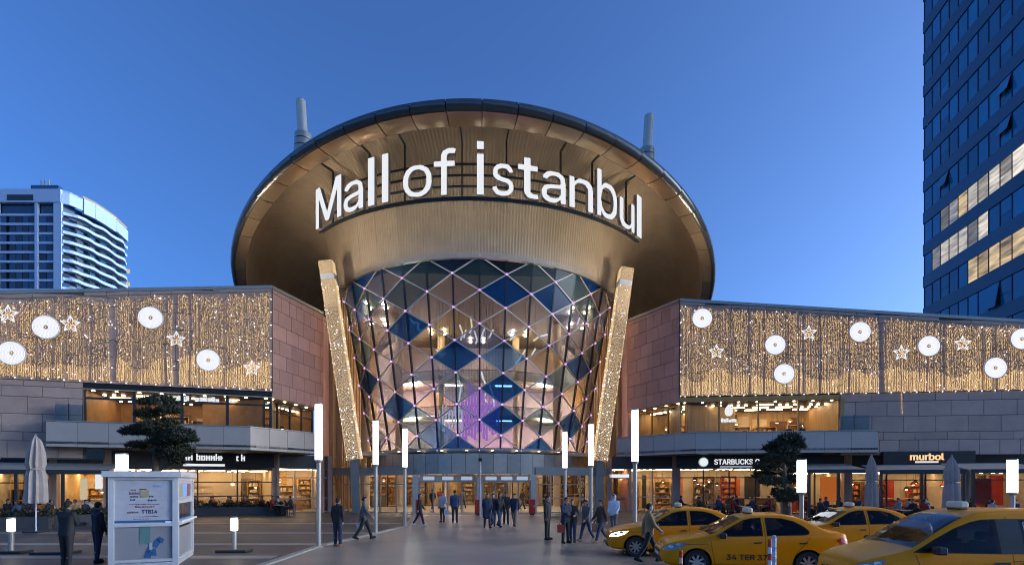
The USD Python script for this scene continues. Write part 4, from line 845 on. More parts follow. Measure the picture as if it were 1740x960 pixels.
for fl in range(nf - 16, nf):
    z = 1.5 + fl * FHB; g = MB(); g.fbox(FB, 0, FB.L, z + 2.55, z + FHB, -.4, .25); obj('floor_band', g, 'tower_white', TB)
    for px0, px1, k in pxs:
        if k != 'w': continue
        a, b = FB.upx(px0), FB.upx(px1); n = max(1, round((b - a) / 2.4))
        for q in range(n): g = MB(); g.fbox(FB, a + (b - a) * q / n + .1, a + (b - a) * (q + 1) / n - .1, z + .02, z + 2.5, -.1, .0); obj('window', g, ('flat_glass', 'flat_dark')[(fl * 7 + q * 3 + px0) % 5 < 2], TB)
    # wavy balconies round the curved side
    w = []; fine = []
    for a, b in zip(arc[:-1], arc[1:]): fine += [a * (1 - f) + b * f for f in np.linspace(0, 1, 6, endpoint=False)]
    fine.append(arc[-1]); fine = np.array(fine); tan = np.gradient(fine, axis=0); nr = np.c_[tan[:, 1], -tan[:, 0]]; nr /= np.linalg.norm(nr, axis=1)[:, None]
    s_ = np.linspace(0, 1, len(fine)); out = (1.0 + .42 * np.sin(s_ * 22 + fl * .55)) * np.clip(s_ * 8, .3, 1); outer = fine + nr * out[:, None]; inner = fine - nr * 1.2
    g = MB(); g.plan([*map(tuple, outer), *map(tuple, inner[::-1])], z + FHB - .25, z + FHB + .0); B_ = obj('balcony_slab', g, 'tower_white', TB)
    g = MB(); g.grid(np.array([[(*p, z + FHB), (*p, z + FHB + .8)] for p in outer])); obj('balcony_front', g, 'tower_white', B_)
    for q in range(0, len(fine) - 1, 6): g = MB(); a, b = fine[q], fine[min(q + 3, len(fine) - 1)]; g.bar((*(a + nr[q] * .05), z + 1.2), (*(b + nr[q] * .05), z + 1.2), .2, 2.0); obj('balcony_door', g, ('flat_dark', 'flat_glass')[(q + fl) % 2], TB)
for px0, px1 in ((61, 66), (93, 106), (-6, 0)):
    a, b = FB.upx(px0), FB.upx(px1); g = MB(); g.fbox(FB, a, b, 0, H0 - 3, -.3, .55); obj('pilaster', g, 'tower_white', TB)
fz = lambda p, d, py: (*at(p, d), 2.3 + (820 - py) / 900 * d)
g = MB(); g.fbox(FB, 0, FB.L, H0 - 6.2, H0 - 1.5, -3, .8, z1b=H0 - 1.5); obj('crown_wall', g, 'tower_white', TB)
g = MB(); g.fbox(FB, FB.upx(16), FB.upx(60), H0 - 5.6, H0 - 3.6, .0, .9); obj('crown_opening', g, 'flat_dark', TB)
top = [(106, 190), (118, 191), (130, 193), (141, 195)]
g = MB(); g.grid(np.array([[(*(at(p, d)), H0 - 6.3), (*(at(p, d)), H0 - 1.6 - i * .1)] for i, (p, d) in enumerate(top)]), flip=True); g.plan([tuple(at(p, d)) for p, d in top] + [tuple(at(120, 205)), tuple(at(90, 205))], H0 - 2.2, H0 - 1.9); obj('crown_shell', g, 'tower_white', TB)
top2 = [(141, 195.2), (160, 199), (178, 204), (195, 209.5), (208, 215.5), (215, 219)]
g = MB()
for (p, d), (q, e) in zip(top2[:-1], top2[1:]): g.bar((*at(p, d), H0 - 4.6), (*at(q, e), H0 - 4.6), 1.2, 5.6 if p < 190 else 4.4)
obj('crown_sail', g, 'tower_white', TB); g = MB()
for (p, d), (q, e) in zip(top2[:-1], top2[1:]): g.bar((*at(p, d - .9), H0 - 1.6), (*at(q, e - .9), H0 - 1.6), .5, .35)
obj('crown_light', g, 'crown_glow', TB); emit('crown_glow', (1.0, .86, .70), .34)
for q in range(7):
    z = 1.5 + (nf - 3 - q * 1.6) * FHB; p = at(217.5, 218); g = MB(); g.box(p[0] - .5, p[0] + .5, p[1] - .5, p[1] + .5, z, z + 1.4); obj('stair_light', g, 'crown_glow', TB)
g = MB(); g.fbox(FB, FB.upx(48), FB.upx(95), H0 - 1.5, H0 + .8, -3, -1); obj('roof_plant', g, 'flat_glass', TB); g = MB(); 
for px in (62, 68, 75): a = FB(FB.upx(px), H0, -2); g.tube(a, a + [0, 0, 3.4], .22, 6)
obj('antenna', g, 'grey_metal', TB)

# ================================================================= lamps, bollards, posts
def lamp_post(label, base, H, lit, r, group):
    o = thing('light_column', label, 'street lamp', (*base, 0), group=group)
    g = MB(); g.lathe([(.001, .0), (.19, .0), (.19, .025), (.10, .03), (.095, .05), (.085, .06), (.082, H - lit), (.001, H - lit)], 18); obj('pole', g, 'lamp_pole', o, smooth=40)
    for q in range(4):
        a = q * math.pi / 2 + .4; g = MB(); g.tube((.15 * math.cos(a), .15 * math.sin(a), .02), (.15 * math.cos(a), .15 * math.sin(a), .06), .018, 6); obj('anchor_bolt', g, 'grey_metal', o)
    g = MB(); g.lathe([(.001, H - lit), (r * .97, H - lit), (r, H - lit + .03), (r, H - .05), (r * .97, H - .02), (.001, H - .02)], 20); obj('light_tube', g, 'lamp_white', o, smooth=40)
    g = MB(); g.lathe([(.001, H - .02), (r * 1.02, H - .02), (r * 1.02, H + .02), (.001, H + .03)], 20); obj('cap', g, 'grey_metal', o, smooth=30)
    g = MB(); g.lathe([(.082, H - lit - .10), (.11, H - lit - .08), (r * 1.02, H - lit - .01), (r * 1.02, H - lit), (.001, H - lit)], 20); obj('collar', g, 'grey_metal', o, smooth=30); return o
pbr('lamp_pole', (.40, .41, .43), .35, metal=.55, var=.05)
for px, d, lab in ((541.5, 19.0, 'tall light column nearest the camera, left row'), (638.5, 24.07, 'tall light column in the middle of the left row'), (688, 27.6, 'tall light column of the left row nearest the entrance'), (1079, 20.5, 'tall light column nearest the camera, right row, behind the taxis'), (1004, 25.5, 'tall light column in the middle of the right row'), (960, 29.3, 'tall light column of the right row nearest the entrance')):
    lamp_post(lab, at(px, d), 5.12, 2.0, .132, 'tall light columns in two rows before the entrance')
for px, d, lab in ((207, 16.6, 'short light column rising behind the white kiosk'), (1362, 20.8, 'short light column beside the right pine, behind the taxi with lettering'), (1720, 20.4, 'short light column behind the nearest taxi at the right edge')):
    lamp_post(lab, at(px, d), 3.2, 1.28, .17, 'short light columns')
for px, d, lab in ((19, 17.4, 'low lit bollard at the left edge of the plaza'), (398, 17.7, 'low lit bollard standing alone between kiosk and light columns')):
    o = thing('light_bollard', lab, 'bollard light', (*at(px, d), 0)); H = 1.14
    g = MB(); g.rbox(-.50, .50, -.28, .28, 0.005, .09, .015); obj('base_plate', g, 'dark_metal', o)
    g = MB(); g.lathe([(.001, .09), (.075, .09), (.075, H - .44), (.001, H - .44)], 14); obj('pole', g, 'lamp_pole', o, smooth=40)
    g = MB(); g.lathe([(.001, H - .44), (.10, H - .43), (.115, H - .40), (.115, H - .05), (.10, H - .02), (.001, H - .01)], 16); obj('lens', g, 'bollard_lens', o, smooth=40)
    g = MB(); g.lathe([(.001, H - .01), (.12, H - .01), (.11, H + .03), (.001, H + .04)], 16); obj('cap', g, 'grey_metal', o, smooth=40)
emit('bollard_lens', (1.0, .86, .62), 2.2)
o = thing('ground_plate', 'dark low plinth in the paving left of the kiosk', 'plinth', (*at(95, 17.2), 0)); g = MB(); g.rbox(-.6, .6, -.3, .3, 0.005, .09, .015); obj('top_plate', g, 'dark_metal', o); g = MB(); g.box(-.57, .57, -.27, .27, .0, .005); obj('edge', g, 'black_sign', o)
def flex_post(label, px, d, H, cols):
    o = thing('traffic_post', label, 'traffic post', (*at(px, d), 0)); g = MB(); g.lathe([(.001, 0), (.12, 0), (.11, .03), (.055, .05), (.001, .05)], 16); obj('foot', g, 'dark_metal', o, smooth=30); n = len(cols)
    for q, c in enumerate(cols): g = MB(); z = .05 + q * (H - .05) / n; z2 = .05 + (q + 1) * (H - .05) / n; g.lathe([(.001, z), (.042, z), (.042, z2 - .004), (.001, z2)], 14); obj('band', g, c, o, smooth=40)
    g = MB(); g.lathe([(.042, H), (.035, H + .03), (.001, H + .04)], 14); obj('cap', g, cols[-1], o, smooth=40)
pbr('post_red', (.50, .04, .02), .5); pbr('post_white', (.72, .72, .74), .5); pbr('post_blue', (.45, .52, .66), .5); pbr('post_cream', (.62, .52, .36), .5)
flex_post('slim red and white traffic post in front of the front wheel of the lettered taxi', 1157, 12.2, .72, ['post_red', 'post_cream', 'post_red', 'post_cream', 'post_red'])
flex_post('white traffic post with pale blue rings before the rear door of the lettered taxi', 1315.5, 11.6, 1.12, ['post_white', 'post_cream', 'post_white', 'post_cream', 'post_white', 'post_blue', 'post_white', 'post_blue', 'post_white', 'post_blue'])
flex_post('short red traffic post just left of the white ringed post', 1308, 12.4, .95, ['post_red', 'post_red', 'post_white', 'post_red', 'post_white', 'post_red'])
for px, d, lab in ((712, 37.5, 'left'), (812, 37.8, 'middle'), (904, 38.2, 'right')):
    o = thing('red_cabinet', f'small red fire cabinet before the entrance pillars, the {lab} one', 'cabinet', (*at(px, d), 0)); g = MB(); g.rbox(-.22, .22, -.18, .18, .12, 1.12, .02); obj('body', g, 'red_paint', o); g = MB(); g.box(-.19, .19, -.2, -.181, .2, 1.06); obj('door', g, 'red_paint', o); g = MB(); g.rbox(-.16, .16, -.12, .12, 0, .12, .01); obj('foot', g, 'dark_metal', o); g = MB(); g.box(.11, .14, -.225, -.2, .55, .72); obj('handle', g, 'white_paint', o)
o = thing('camera_pole', 'thin pale pole with a dark camera in front of the middle entrance pillar', 'pole', (*at(816, 36.5), 0)); g = MB(); g.lathe([(.001, 0), (.16, 0), (.16, .03), (.07, .05), (.07, 3.75), (.001, 3.76)], 14); obj('pole', g, 'pale_metal', o, smooth=40); g = MB(); g.rbox(-.14, .14, -.3, .12, 3.78, 4.0, .03); obj('camera_housing', g, 'dark_metal', o); g = MB(); g.tube((0, -.3, 3.89), (0, -.34, 3.89), .07, 12); obj('lens', g, 'black_sign', o)

# ================================================================= the kiosk
KR = at(302, 14.85); KB = at(328.5, 17.05); fr_dir = None
FK = Frame(at(184, 14.25), KR); FS = Frame(KR, KB, side=(0, 12)); KL = FK.plan(0); KBL = KL + (KB - KR)
k = thing('white_kiosk', 'white framed glass kiosk with printed notices, in the left foreground', 'kiosk')
pbr('kiosk_frame', (.60, .57, .56), .38, metal=.25, var=.05, coat=.2); pbr('kiosk_panel', (.27, .25, .25), .30, var=.10, coat=.5, scale=.8)
pbr('poster_white', (.44, .42, .44), .35, var=.08, coat=.6); pbr('print_dark', (.03, .04, .06), .6); pbr('print_red', (.22, .10, .12), .6); pbr('print_green', (.10, .20, .18), .6); pbr('print_blue', (.03, .10, .24), .6); pbr('print_yellow', (.36, .31, .17), .6); pbr('print_sky', (.22, .40, .70), .6); pbr('print_brown', (.20, .09, .05), .6)
W_, D_ = FK.L, FS.L
g = MB(); g.plan([KL - FK.u * .12 + FK.n * .12, KR + FK.u * .1 + FK.n * .12, KB + FK.u * .1, KBL - FK.u * .12], 2.46, 2.62); obj('roof', g, 'kiosk_frame', k)
g = MB(); g.plan([KL, KR, KB, KBL], 0.0, .10); obj('base', g, 'kiosk_frame', k)
for F, us in ((FK, (0.06, FK.L - .06)), (FS, (.06, FS.L - .06))):
    for u in us: g = MB(); g.fbox(F, u - .065, u + .065, .1, 2.46, -.10, .014); obj('corner_post', g, 'kiosk_frame', k)
g = MB(); g.bar((*KBL, .1), (*KBL, 2.46), .12, .12, up=(1, 0, 0)); obj('corner_post', g, 'kiosk_frame', k)
FBK = Frame(KBL, KB, side=(0, 40)); FLK = Frame(KL, KBL, side=(-40, 12))
for F in (FBK, FLK): g = MB(); g.fbox(F, .05, F.L - .05, .1, 2.46, -.05, -.01); obj('rear_panel', g, 'kiosk_panel', k)
for F in (FK, FS):
    for z, h in ((.12, .08), (1.10, .09), (2.38, .08)): g = MB(); g.fbox(F, .125, F.L - .125, z, z + h, -.06, .012); obj('cross_rail', g, 'kiosk_frame', k)
g = MB(); g.fbox(FK, .125, W_ - .125, .20, 1.10, -.05, -.03); obj('lower_panel', g, 'kiosk_panel', k)
g = MB(); g.fbox(FK, .125, W_ - .125, 1.19, 2.38, -.05, -.03); UP = obj('notice_panel', g, 'poster_white', k)
g = MB(); g.fbox(FK, .125, W_ - .125, 1.21, 1.27, -.029, -.022); obj('panel_strip', g, 'print_blue', UP)
def words(u0, u1, z, h, m, seed, F=FK, n=-.028):
    R = np.random.default_rng(seed); g = MB(); u = u0
    while u < u1: w = R.uniform(.012, .03); g.fbox(F, u, min(u + w, u1), z, z + h * R.uniform(.7, 1), n, n + .003); u += w + R.uniform(.006, .02)
    obj('print_line', g, m, UP)
s = W_ / 1.6
words(.46, .70, 1.98, .07, 'print_red', 1); words(.50, .62, 2.08, .05, 'print_red', 2); words(.48, .66, 1.90, .06, 'print_dark', 3); words(.92, 1.02, 1.90, .06, 'print_dark', 4); words(.48, .60, 1.82, .04, 'print_dark', 5); words(.90, 1.10, 1.80, .05, 'print_dark', 6); words(.46, 1.16, 1.70, .025, 'print_red', 7); words(.60, 1.05, 1.62, .05, 'print_red', 8); words(.42, .68, 1.47, .05, 'print_brown', 10); words(.70, 1.15, 1.36, .03, 'print_red', 11); words(.55, .95, 1.30, .02, 'print_blue', 12)
lt = text_on(FK, 'TTB14', .745, 1.46, .10, .004, -.028, width=.36); obj('print_number', lt, 'print_dark', UP)
g = MB(); g.fbox(FK, .72, .92, 1.90, 2.10, -.028, -.022); obj('print_picture', g, 'print_yellow', UP); g = MB(); g.fbox(FK, .70, .86, 2.11, 2.14, -.028, -.022); obj('print_picture', g, 'print_brown', UP)
g = MB(); g.fbox(FK, 1.03, 1.25, 2.19, 2.25, -.028, -.022); obj('print_label', g, 'print_sky', UP); words(1.07, 1.20, 2.205, .03, 'poster_white', 14, n=-.0215)
LP = 'lower'
g = MB(); g.fbox(FK, .70, .95, .62, 1.09, -.029, -.024); obj('print_picture', g, 'print_green', UP)
for P_ in ([(.86, .44), (.93, .36), (1.02, .55), (.98, .68)], [(.98, .60), (1.10, .50), (1.20, .66), (1.12, .78)], [(1.10, .70), (1.24, .62), (1.28, .74), (1.16, .82)], [(.80, .24), (.96, .22), (1.0, .40), (.86, .44)], [(1.0, .30), (1.10, .28), (1.08, .48), (1.0, .50)]): g = MB(); g.slab([FK(a, b, -.0235) for a, b in P_], FK.n.tolist() + [0] if False else np.array([*FK.n, 0]) * .004); obj('print_picture', g, 'print_blue', UP)
g = MB(); g.fbox(FK, .93, 1.0, .46, .66, -.0185, -.015); obj('print_picture', g, 'poster_white', UP)
# the counter side
g = MB(); g.fbox(FS, .125, D_ - .125, .20, 1.02, -.05, -.03); obj('lower_panel', g, 'kiosk_panel', k); g = MB(); g.fbox(FS, .0, D_, 1.19, 1.24, -.3, .10); obj('counter_shelf', g, 'white_paint', k)
g = MB(); g.fbox(FS, .125, D_ - .125, 1.72, 1.80, -.06, .02); obj('cross_rail', g, 'kiosk_frame', k)
for a, b in ((.13, D_ / 2 - .02), (D_ / 2 + .02, D_ - .13)): g = MB(); g.fbox(FS, a, b, 1.26, 1.72, -.04, -.03); obj('hatch_pane', g, 'slate_glass', k)
g = MB(); g.fbox(FS, .125, D_ - .125, 1.80, 2.38, -.05, -.03); SP_ = obj('side_notice', g, 'poster_white', k)
for q in range(3): g = MB(); a = .25 + q * (D_ - .5) / 3; g.fbox(FS, a, a + (D_ - .5) / 3 - .1, 1.9, 2.28, -.028, -.024); obj('print_picture', g, ('print_yellow', 'print_sky', 'print_red')[q], SP_)

# ================================================================= closed parasols
def parasol(label, px, d, H, zlow, r, tilt=0):
    o = thing('closed_parasol', label, 'parasol', (*at(px, d), 0)); n = 20
    prof = [(.02, H), (.05, H - .05), (r * .40, H - .09 * (H - zlow)), (r * .74, H - .26 * (H - zlow)), (r * .80, H - .42 * (H - zlow)), (r * .66, H - .50 * (H - zlow)), (r * .80, H - .60 * (H - zlow)), (r * .88, H - .8 * (H - zlow)), (r * .92, zlow + .06), (r * .80, zlow), (r * .5, zlow + .1)]
    g = MB(); g.lathe(prof, n, pleat=.17); m = g.mesh(); v = m[0]; v[:, :2] += (meshkit.fbm(v * 3.0 + px)[:, None] - .5) * .12 * np.array([1, .7]); obj('folded_canopy', (v, m[1]), 'parasol_cloth', o, smooth=30)
    g = MB(); g.lathe([(r * .68, H - .485 * (H - zlow)), (r * .76, H - .49 * (H - zlow)), (r * .76, H - .51 * (H - zlow)), (r * .68, H - .515 * (H - zlow))], n); obj('tie_strap', g, 'awning', o)
    g = MB(); g.lathe([(.001, 0), (.03, 0), (.03, H - .1), (.001, H - .1)], 10); obj('pole', g, 'white_paint', o, smooth=40); g = MB(); g.rbox(-.35, .35, -.35, .35, 0.005, .08, .02); obj('base', g, 'dark_metal', o); g = MB(); g.ball((0, 0, H + .02), .04, 1); obj('finial', g, 'grey_metal', o)
pbr('parasol_cloth', (.40, .36, .38), .85, var=.12, scale=2.5, bump=.1)
parasol('closed grey parasol standing by the cafe at the left', 61, 24.5, 4.5, .80 + .55, .43)
parasol('closed grey parasol under the end of the right terrace', 1481, 28.0, 3.75, 1.0, .32)
parasol('closed grey parasol in front of the black restaurant sign', 1617, 27.0, 3.65, 1.0, .38)

# ================================================================= cloud-pruned pines
def leaf_pad(c, rx, ry, rz, n, R):
    """a flat cushion of needle tufts: small crossed blades over an uneven dome"""
    d = R.normal(0, 1, (n, 3)); d /= np.linalg.norm(d, axis=1)[:, None]; d[:, 2] = np.where(d[:, 2] < 0, d[:, 2] * .45, d[:, 2]); rad = R.uniform(.55, 1.08, n) ** .6; lump = .72 + .55 * meshkit.noise(d * 2.4 + np.array(c) * 3)
    p = d * (rad * lump)[:, None] * [rx, ry, rz] + c; a = R.normal(0, 1, (n, 3)) + d * 1.2 + [0, 0, .5]; a /= np.linalg.norm(a, axis=1)[:, None]; s = np.cross(a, R.normal(0, 1, (n, 3))); s /= np.linalg.norm(s, axis=1)[:, None]; L = R.uniform(.10, .19, n)[:, None]; w = R.uniform(.022, .04, n)[:, None]
    v = np.stack([p - s * w, p + s * w, p + a * L + s * w * .25, p + a * L - s * w * .25], 1).reshape(-1, 3); return v, np.arange(4 * n).reshape(-1, 4)
pbr('pine_needles', (.030, .040, .024), .8, var=.35, scale=4.0, rand=.25); pbr('pine_bark', (.10, .075, .055), .9, var=.3, bump=.4)
def pine(label, base, trunk, pads, seed):
    o = thing('pine_tree', label, 'tree', (*base, 0)); R = np.random.default_rng(seed); g = MB(); tr = np.array(trunk); n = len(tr)
    for q in range(n - 1): g.tube(tr[q], tr[q + 1], .17 * (1 - q / n) + .05, 9, .17 * (1 - (q + 1) / n) + .05)
    T = obj('trunk', g, 'pine_bark', o, smooth=50)
    for c, rx, rz in pads:
        c = np.array(c, float); k = int(np.argmin(np.abs(tr[:, 2] - (c[2] - .25)))); g = MB(); mid = (tr[k] * .5 + c * .5) + [0, 0, -.12]; g.tube(tr[k], mid, .06, 6, .045); g.tube(mid, c, .045, 6, .02)
        for _ in range(5): g.tube(c - [0, 0, rz * .3], c + np.array([R.uniform(-.6, .6) * rx, R.uniform(-.6, .6) * rx, 0]), .018, 4, .008)
        obj('limb', g, 'pine_bark', T); v, f = leaf_pad(c, rx, rx * .85, rz, int(2100 * rx * max(rz, .3) * 2.2), R); g = MB(); g.add(v, f); obj('foliage_pad', g, 'pine_needles', o)
def pine_px(label, px0, d, trunk_px, pads_px, seed):
    """trunk and pads measured on the photograph and set out in metres round the trunk's foot"""
    b = at(px0, d); R = np.random.default_rng(seed + 1); s = d / FPX
    P = lambda x, y, dy=0.0: (*(at(x, d + dy) - b), 2.3 + (820 - y) * (d + dy) / FPX)
    pine(label, b, [P(*q) for q in trunk_px], [(P(x, y, R.uniform(-.7, .7)), rx * s, ry * s) for x, y, rx, ry in pads_px], seed)
pine_px('dark cloud-pruned pine rising behind the white kiosk', 264, 26.5, [(264, 897), (265, 850), (264, 800), (266, 765), (270, 735), (268, 705), (274, 682)],
    [(275, 682, 25, 10), (250, 683, 13, 7), (288, 698, 20, 8), (247, 704, 17, 9), (285, 724, 22, 12), (258, 728, 24, 12), (228, 734, 21, 9), (305, 744, 24, 17), (280, 750, 24, 14), (310, 765, 19, 10), (240, 757, 21, 7), (291, 772, 24, 12), (300, 785, 12, 6)], 71)
pine_px('dark cloud-pruned pine in front of the coffee shop on the right', 1333, 24.5, [(1336, 905), (1338, 860), (1334, 830), (1331, 800), (1330, 775), (1336, 755)],
    [(1342, 748, 22, 11), (1322, 757, 15, 8), (1355, 758, 12, 7), (1308, 762, 10, 6), (1334, 768, 20, 10), (1318, 782, 20, 9), (1345, 785, 16, 9), (1300, 793, 20, 8), (1325, 800, 22, 11), (1295, 808, 14, 6), (1312, 818, 20, 8), (1338, 845, 18, 14), (1348, 815, 10, 8), (1325, 838, 12, 10)], 72)

# planters with low clipped hedges in front of the left cafes
for px0, px1, d, lab in ((-50, 82, 25.4, 'long dark planter box with low plants at the left edge'), (92, 178, 27.4, 'dark planter box with low plants left of the kiosk'), (332, 486, 36.6, 'dark planter row in front of the shop under the long white sign')):
    F = Frame(at(px0, d), at(px1, d + 1.2)); o = thing('planter_box', lab, 'planter'); g = MB(); g.fbox(F, 0, F.L, 0, .62, -.5, 0); obj('trough', g, 'fascia_dark', o); R = np.random.default_rng(px1); g = MB(); n = int(F.L / .55)
    for q in range(n): v, f = leaf_pad(F((q + .5) * F.L / n, .72, -.25), .34, .30, .26 * R.uniform(.7, 1.2), 170, R); g.add(v, f)
    tag(obj('hedge_plants', g, 'pine_needles', o), kind='stuff')
# ================================================================= taxis
pbr('taxi_yellow', (.88, .26, .001), .30, var=.07, scale=1.2, coat=.06, spec=.22, bump=.012); glass('car_glass', (.26, .31, .36), ior=1.27, body=.12, bodycol=(.004, .008, .016)); pbr('car_black', (.012, .012, .013), .45); pbr('tyre', (.016, .016, .017), .85, bump=.2); pbr('alloy', (.50, .50, .52), .30, metal=.8); pbr('chrome', (.6, .6, .62), .12, metal=1.0)
pbr('lamp_lens', (.16, .19, .23), .10, metal=.2, coat=1.0); pbr('tail_red', (.40, .012, .010), .15, coat=1.0); pbr('lamp_amber', (.6, .22, .02), .2, coat=1.0); pbr('taxi_sign', (.75, .62, .42), .4); pbr('plate_white', (.7, .72, .74), .4); pbr('seat_cloth', (.04, .045, .06), .9)
emit('headlamp_on', (1.0, .94, .80), 2.5)
MN = manifold3d.Manifold
class CarShape:
    def __init__(s, P):
        s.P = {k: PchipInterpolator([a for a, _ in v], [b for _, b in v]) for k, v in P.items() if isinstance(v, list)}; s.L = P['L']; s.tumble = P['tumble']
    def sect(s, x):
        zb, zt, be, w = (float(s.P[k](x)) for k in ('bot', 'top', 'belt', 'w')); hh = max(zt - be, .012); wr = w * .955 - s.tumble * hh; h = be - zb
        return np.array([(0, zb), (w * .80, zb), (w * .955, zb + .05 * h), (w * .992, zb + .18 * h), (w * 1.0, zb + .40 * h), (w * 1.004, zb + .62 * h), (w * .998, zb + .80 * h), (w * .984, be - .07 * h), (w * .966, be),
            (w * .955 - s.tumble * hh * .12, be + hh * .12), (w * .955 - s.tumble * hh * .45, be + hh * .45), (wr + .02 * min(hh, .3), be + hh * .80), (wr * .965, be + hh * .92), (wr * .86, zt - .012), (wr * .55, zt + .006), (0, zt + .014)])
    def side_y(s, x, z): p = s.sect(x)[1:-1]; return float(np.interp(z, p[:, 1], p[:, 0]))
    def top_z(s, x, y): p = s.sect(x)[8:]; return float(np.interp(abs(y), p[::-1, 0], p[::-1, 1]))
    def front_x(s, y, z, rear=False):
        xs = np.linspace(0, 1.2, 60) if not rear else np.linspace(s.L, s.L - 1.0, 50); ys = np.maximum.accumulate([s.side_y(x, z) if s.P['top'](x) > z else 0 for x in xs]); k = int(np.searchsorted(ys, abs(y))); return float(xs[min(k, len(xs) - 1)]) if k == 0 or k >= len(xs) else float(np.interp(abs(y), [ys[k - 1], ys[k] + 1e-6], [xs[k - 1], xs[k]]))
    def body(s, arches, ra, inner=False):
        xs = np.unique(np.r_[np.linspace(0, .25, 8), np.linspace(.25, s.L - .25, 46), np.linspace(s.L - .25, s.L, 8)]); rows = []
        for x in xs: p = s.sect(x); p = p if not inner else np.c_[p[:, 0] * .925, p[:, 1] - .05 * (p[:, 1] > s.P['belt'](x)) - .012]; q = np.vstack([p, (p[1:-1] * [-1, 1])[::-1]]); rows.append(np.c_[np.full(len(q), x), q])
        V = np.vstack(rows); n = len(rows[0]); F = []; i = np.arange(n); j = (i + 1) % n
        for k in range(len(xs) - 1): a, b = k * n, (k + 1) * n; F += [np.c_[i + a, i + b, j + b], np.c_[i + a, j + b, j + a]]
        c0, c1 = len(V), len(V) + 1; V = np.vstack([V, rows[0].mean(0), rows[-1].mean(0)]); b = (len(xs) - 1) * n; F += [np.c_[np.full(n, c0), i, j], np.c_[np.full(n, c1), j + b, i + b]]
        F = np.vstack(F); m = trimesh.Trimesh(V, F, process=False)
        if m.volume < 0: F = F[:, ::-1]
        mf = manifold3d.Manifold(manifold3d.Mesh(V.astype(np.float32), F.astype(np.uint32)))
        for ax in arches:
            for sg in (-1, 1): mf -= manifold3d.Manifold.cylinder(.6, ra, ra, 40, True).rotate([90, 0, 0]).translate([ax, sg * .84, .31])
        return mf
    def hollow(s, mf, x0, x1, zf, sides, tops):
        """the cabin and the window openings taken out of the solid body"""
        cab = s.body((), 0, True) ^ MN.cube([x1 - x0, 2.4, 2.0]).translate([x0, -1.2, zf]); mf = mf - cab
        def prism(poly): return MN.extrude(manifold3d.CrossSection([np.array(poly if Polygon(poly).exterior.is_ccw else poly[::-1], float)]).offset(-.012), 1.0)
        for p in sides:
            for sg in (-1, 1): mf = mf - prism(p).rotate([90, 0, 0]).translate([0, (1.2 if sg > 0 else -.2), 0])
        for p in tops: mf = mf - prism(p).translate([0, 0, .86 if p[0][0] < 2 else 1.0])
        return mf
    def patch(s, poly, mode='side', off=.006, size=.07, sg=1):
        v, f = trimesh.creation.triangulate_polygon(Polygon(poly), engine='earcut'); v, f = trimesh.remesh.subdivide_to_size(np.c_[v, np.zeros(len(v))], f, size)
        if mode == 'side': P = np.array([(a, sg * (s.side_y(a, b) + off), b) for a, b, _ in v])
        elif mode == 'top': P = np.array([(a, b, s.top_z(a, b) + off) for a, b, _ in v])
        else: P = np.array([(s.front_x(a, b, mode == 'rear') + (off if mode == 'rear' else -off), a, b) for a, b, _ in v])
        return (P, f)
    def seam(s, pts, sg, w=.010, off=.0035):
        g = MB()
        for (a, b), (c, d) in zip(pts[:-1], pts[1:]):
            k = max(2, int(math.hypot(c - a, d - b) / .08)); t = np.linspace(0, 1, k + 1); q = np.array([(a + (c - a) * x, b + (d - b) * x) for x in t]); n = np.array([-(d - b), c - a]); n = n / np.linalg.norm(n) * w / 2
            g.grid(np.array([[(x + o[0], sg * (s.side_y(x + o[0], z + o[1]) + off), z + o[1]) for x, z in q] for o in (n, -n)]))
        return g
SEDAN = CarShape(dict(L=4.50, tumble=.36, top=[(0, .60), (.06, .71), (.25, .80), (.6, .885), (1.15, .985), (1.55, 1.20), (1.95, 1.41), (2.35, 1.495), (2.85, 1.51), (3.30, 1.445), (3.75, 1.24), (4.02, 1.10), (4.35, 1.065), (4.46, 1.0), (4.50, .86)],
    belt=[(0, .56), (.2, .68), (.8, .80), (1.2, .895), (2.5, .945), (3.7, .995), (4.3, .985), (4.5, .80)], bot=[(0, .33), (.15, .23), (.6, .20), (3.9, .20), (4.3, .26), (4.5, .36)], w=[(0, .50), (.08, .66), (.30, .79), (.8, .855), (2.2, .875), (3.4, .865), (4.1, .83), (4.4, .74), (4.5, .58)]))
VAN = CarShape(dict(L=4.42, tumble=.20, top=[(0, .68), (.06, .80), (.30, .93), (.75, 1.06), (1.0, 1.14), (1.5, 1.47), (1.95, 1.70), (2.3, 1.785), (2.9, 1.81), (3.9, 1.80), (4.25, 1.75), (4.37, 1.45), (4.42, 1.0)],
    belt=[(0, .60), (.2, .76), (.8, .92), (1.2, .995), (2.5, 1.03), (3.9, 1.05), (4.3, 1.04), (4.42, .88)], bot=[(0, .34), (.15, .24), (.6, .21), (3.9, .21), (4.3, .26), (4.42, .34)], w=[(0, .54), (.08, .70), (.30, .82), (.8, .885), (2.2, .90), (3.6, .90), (4.2, .87), (4.38, .80), (4.42, .72)]))
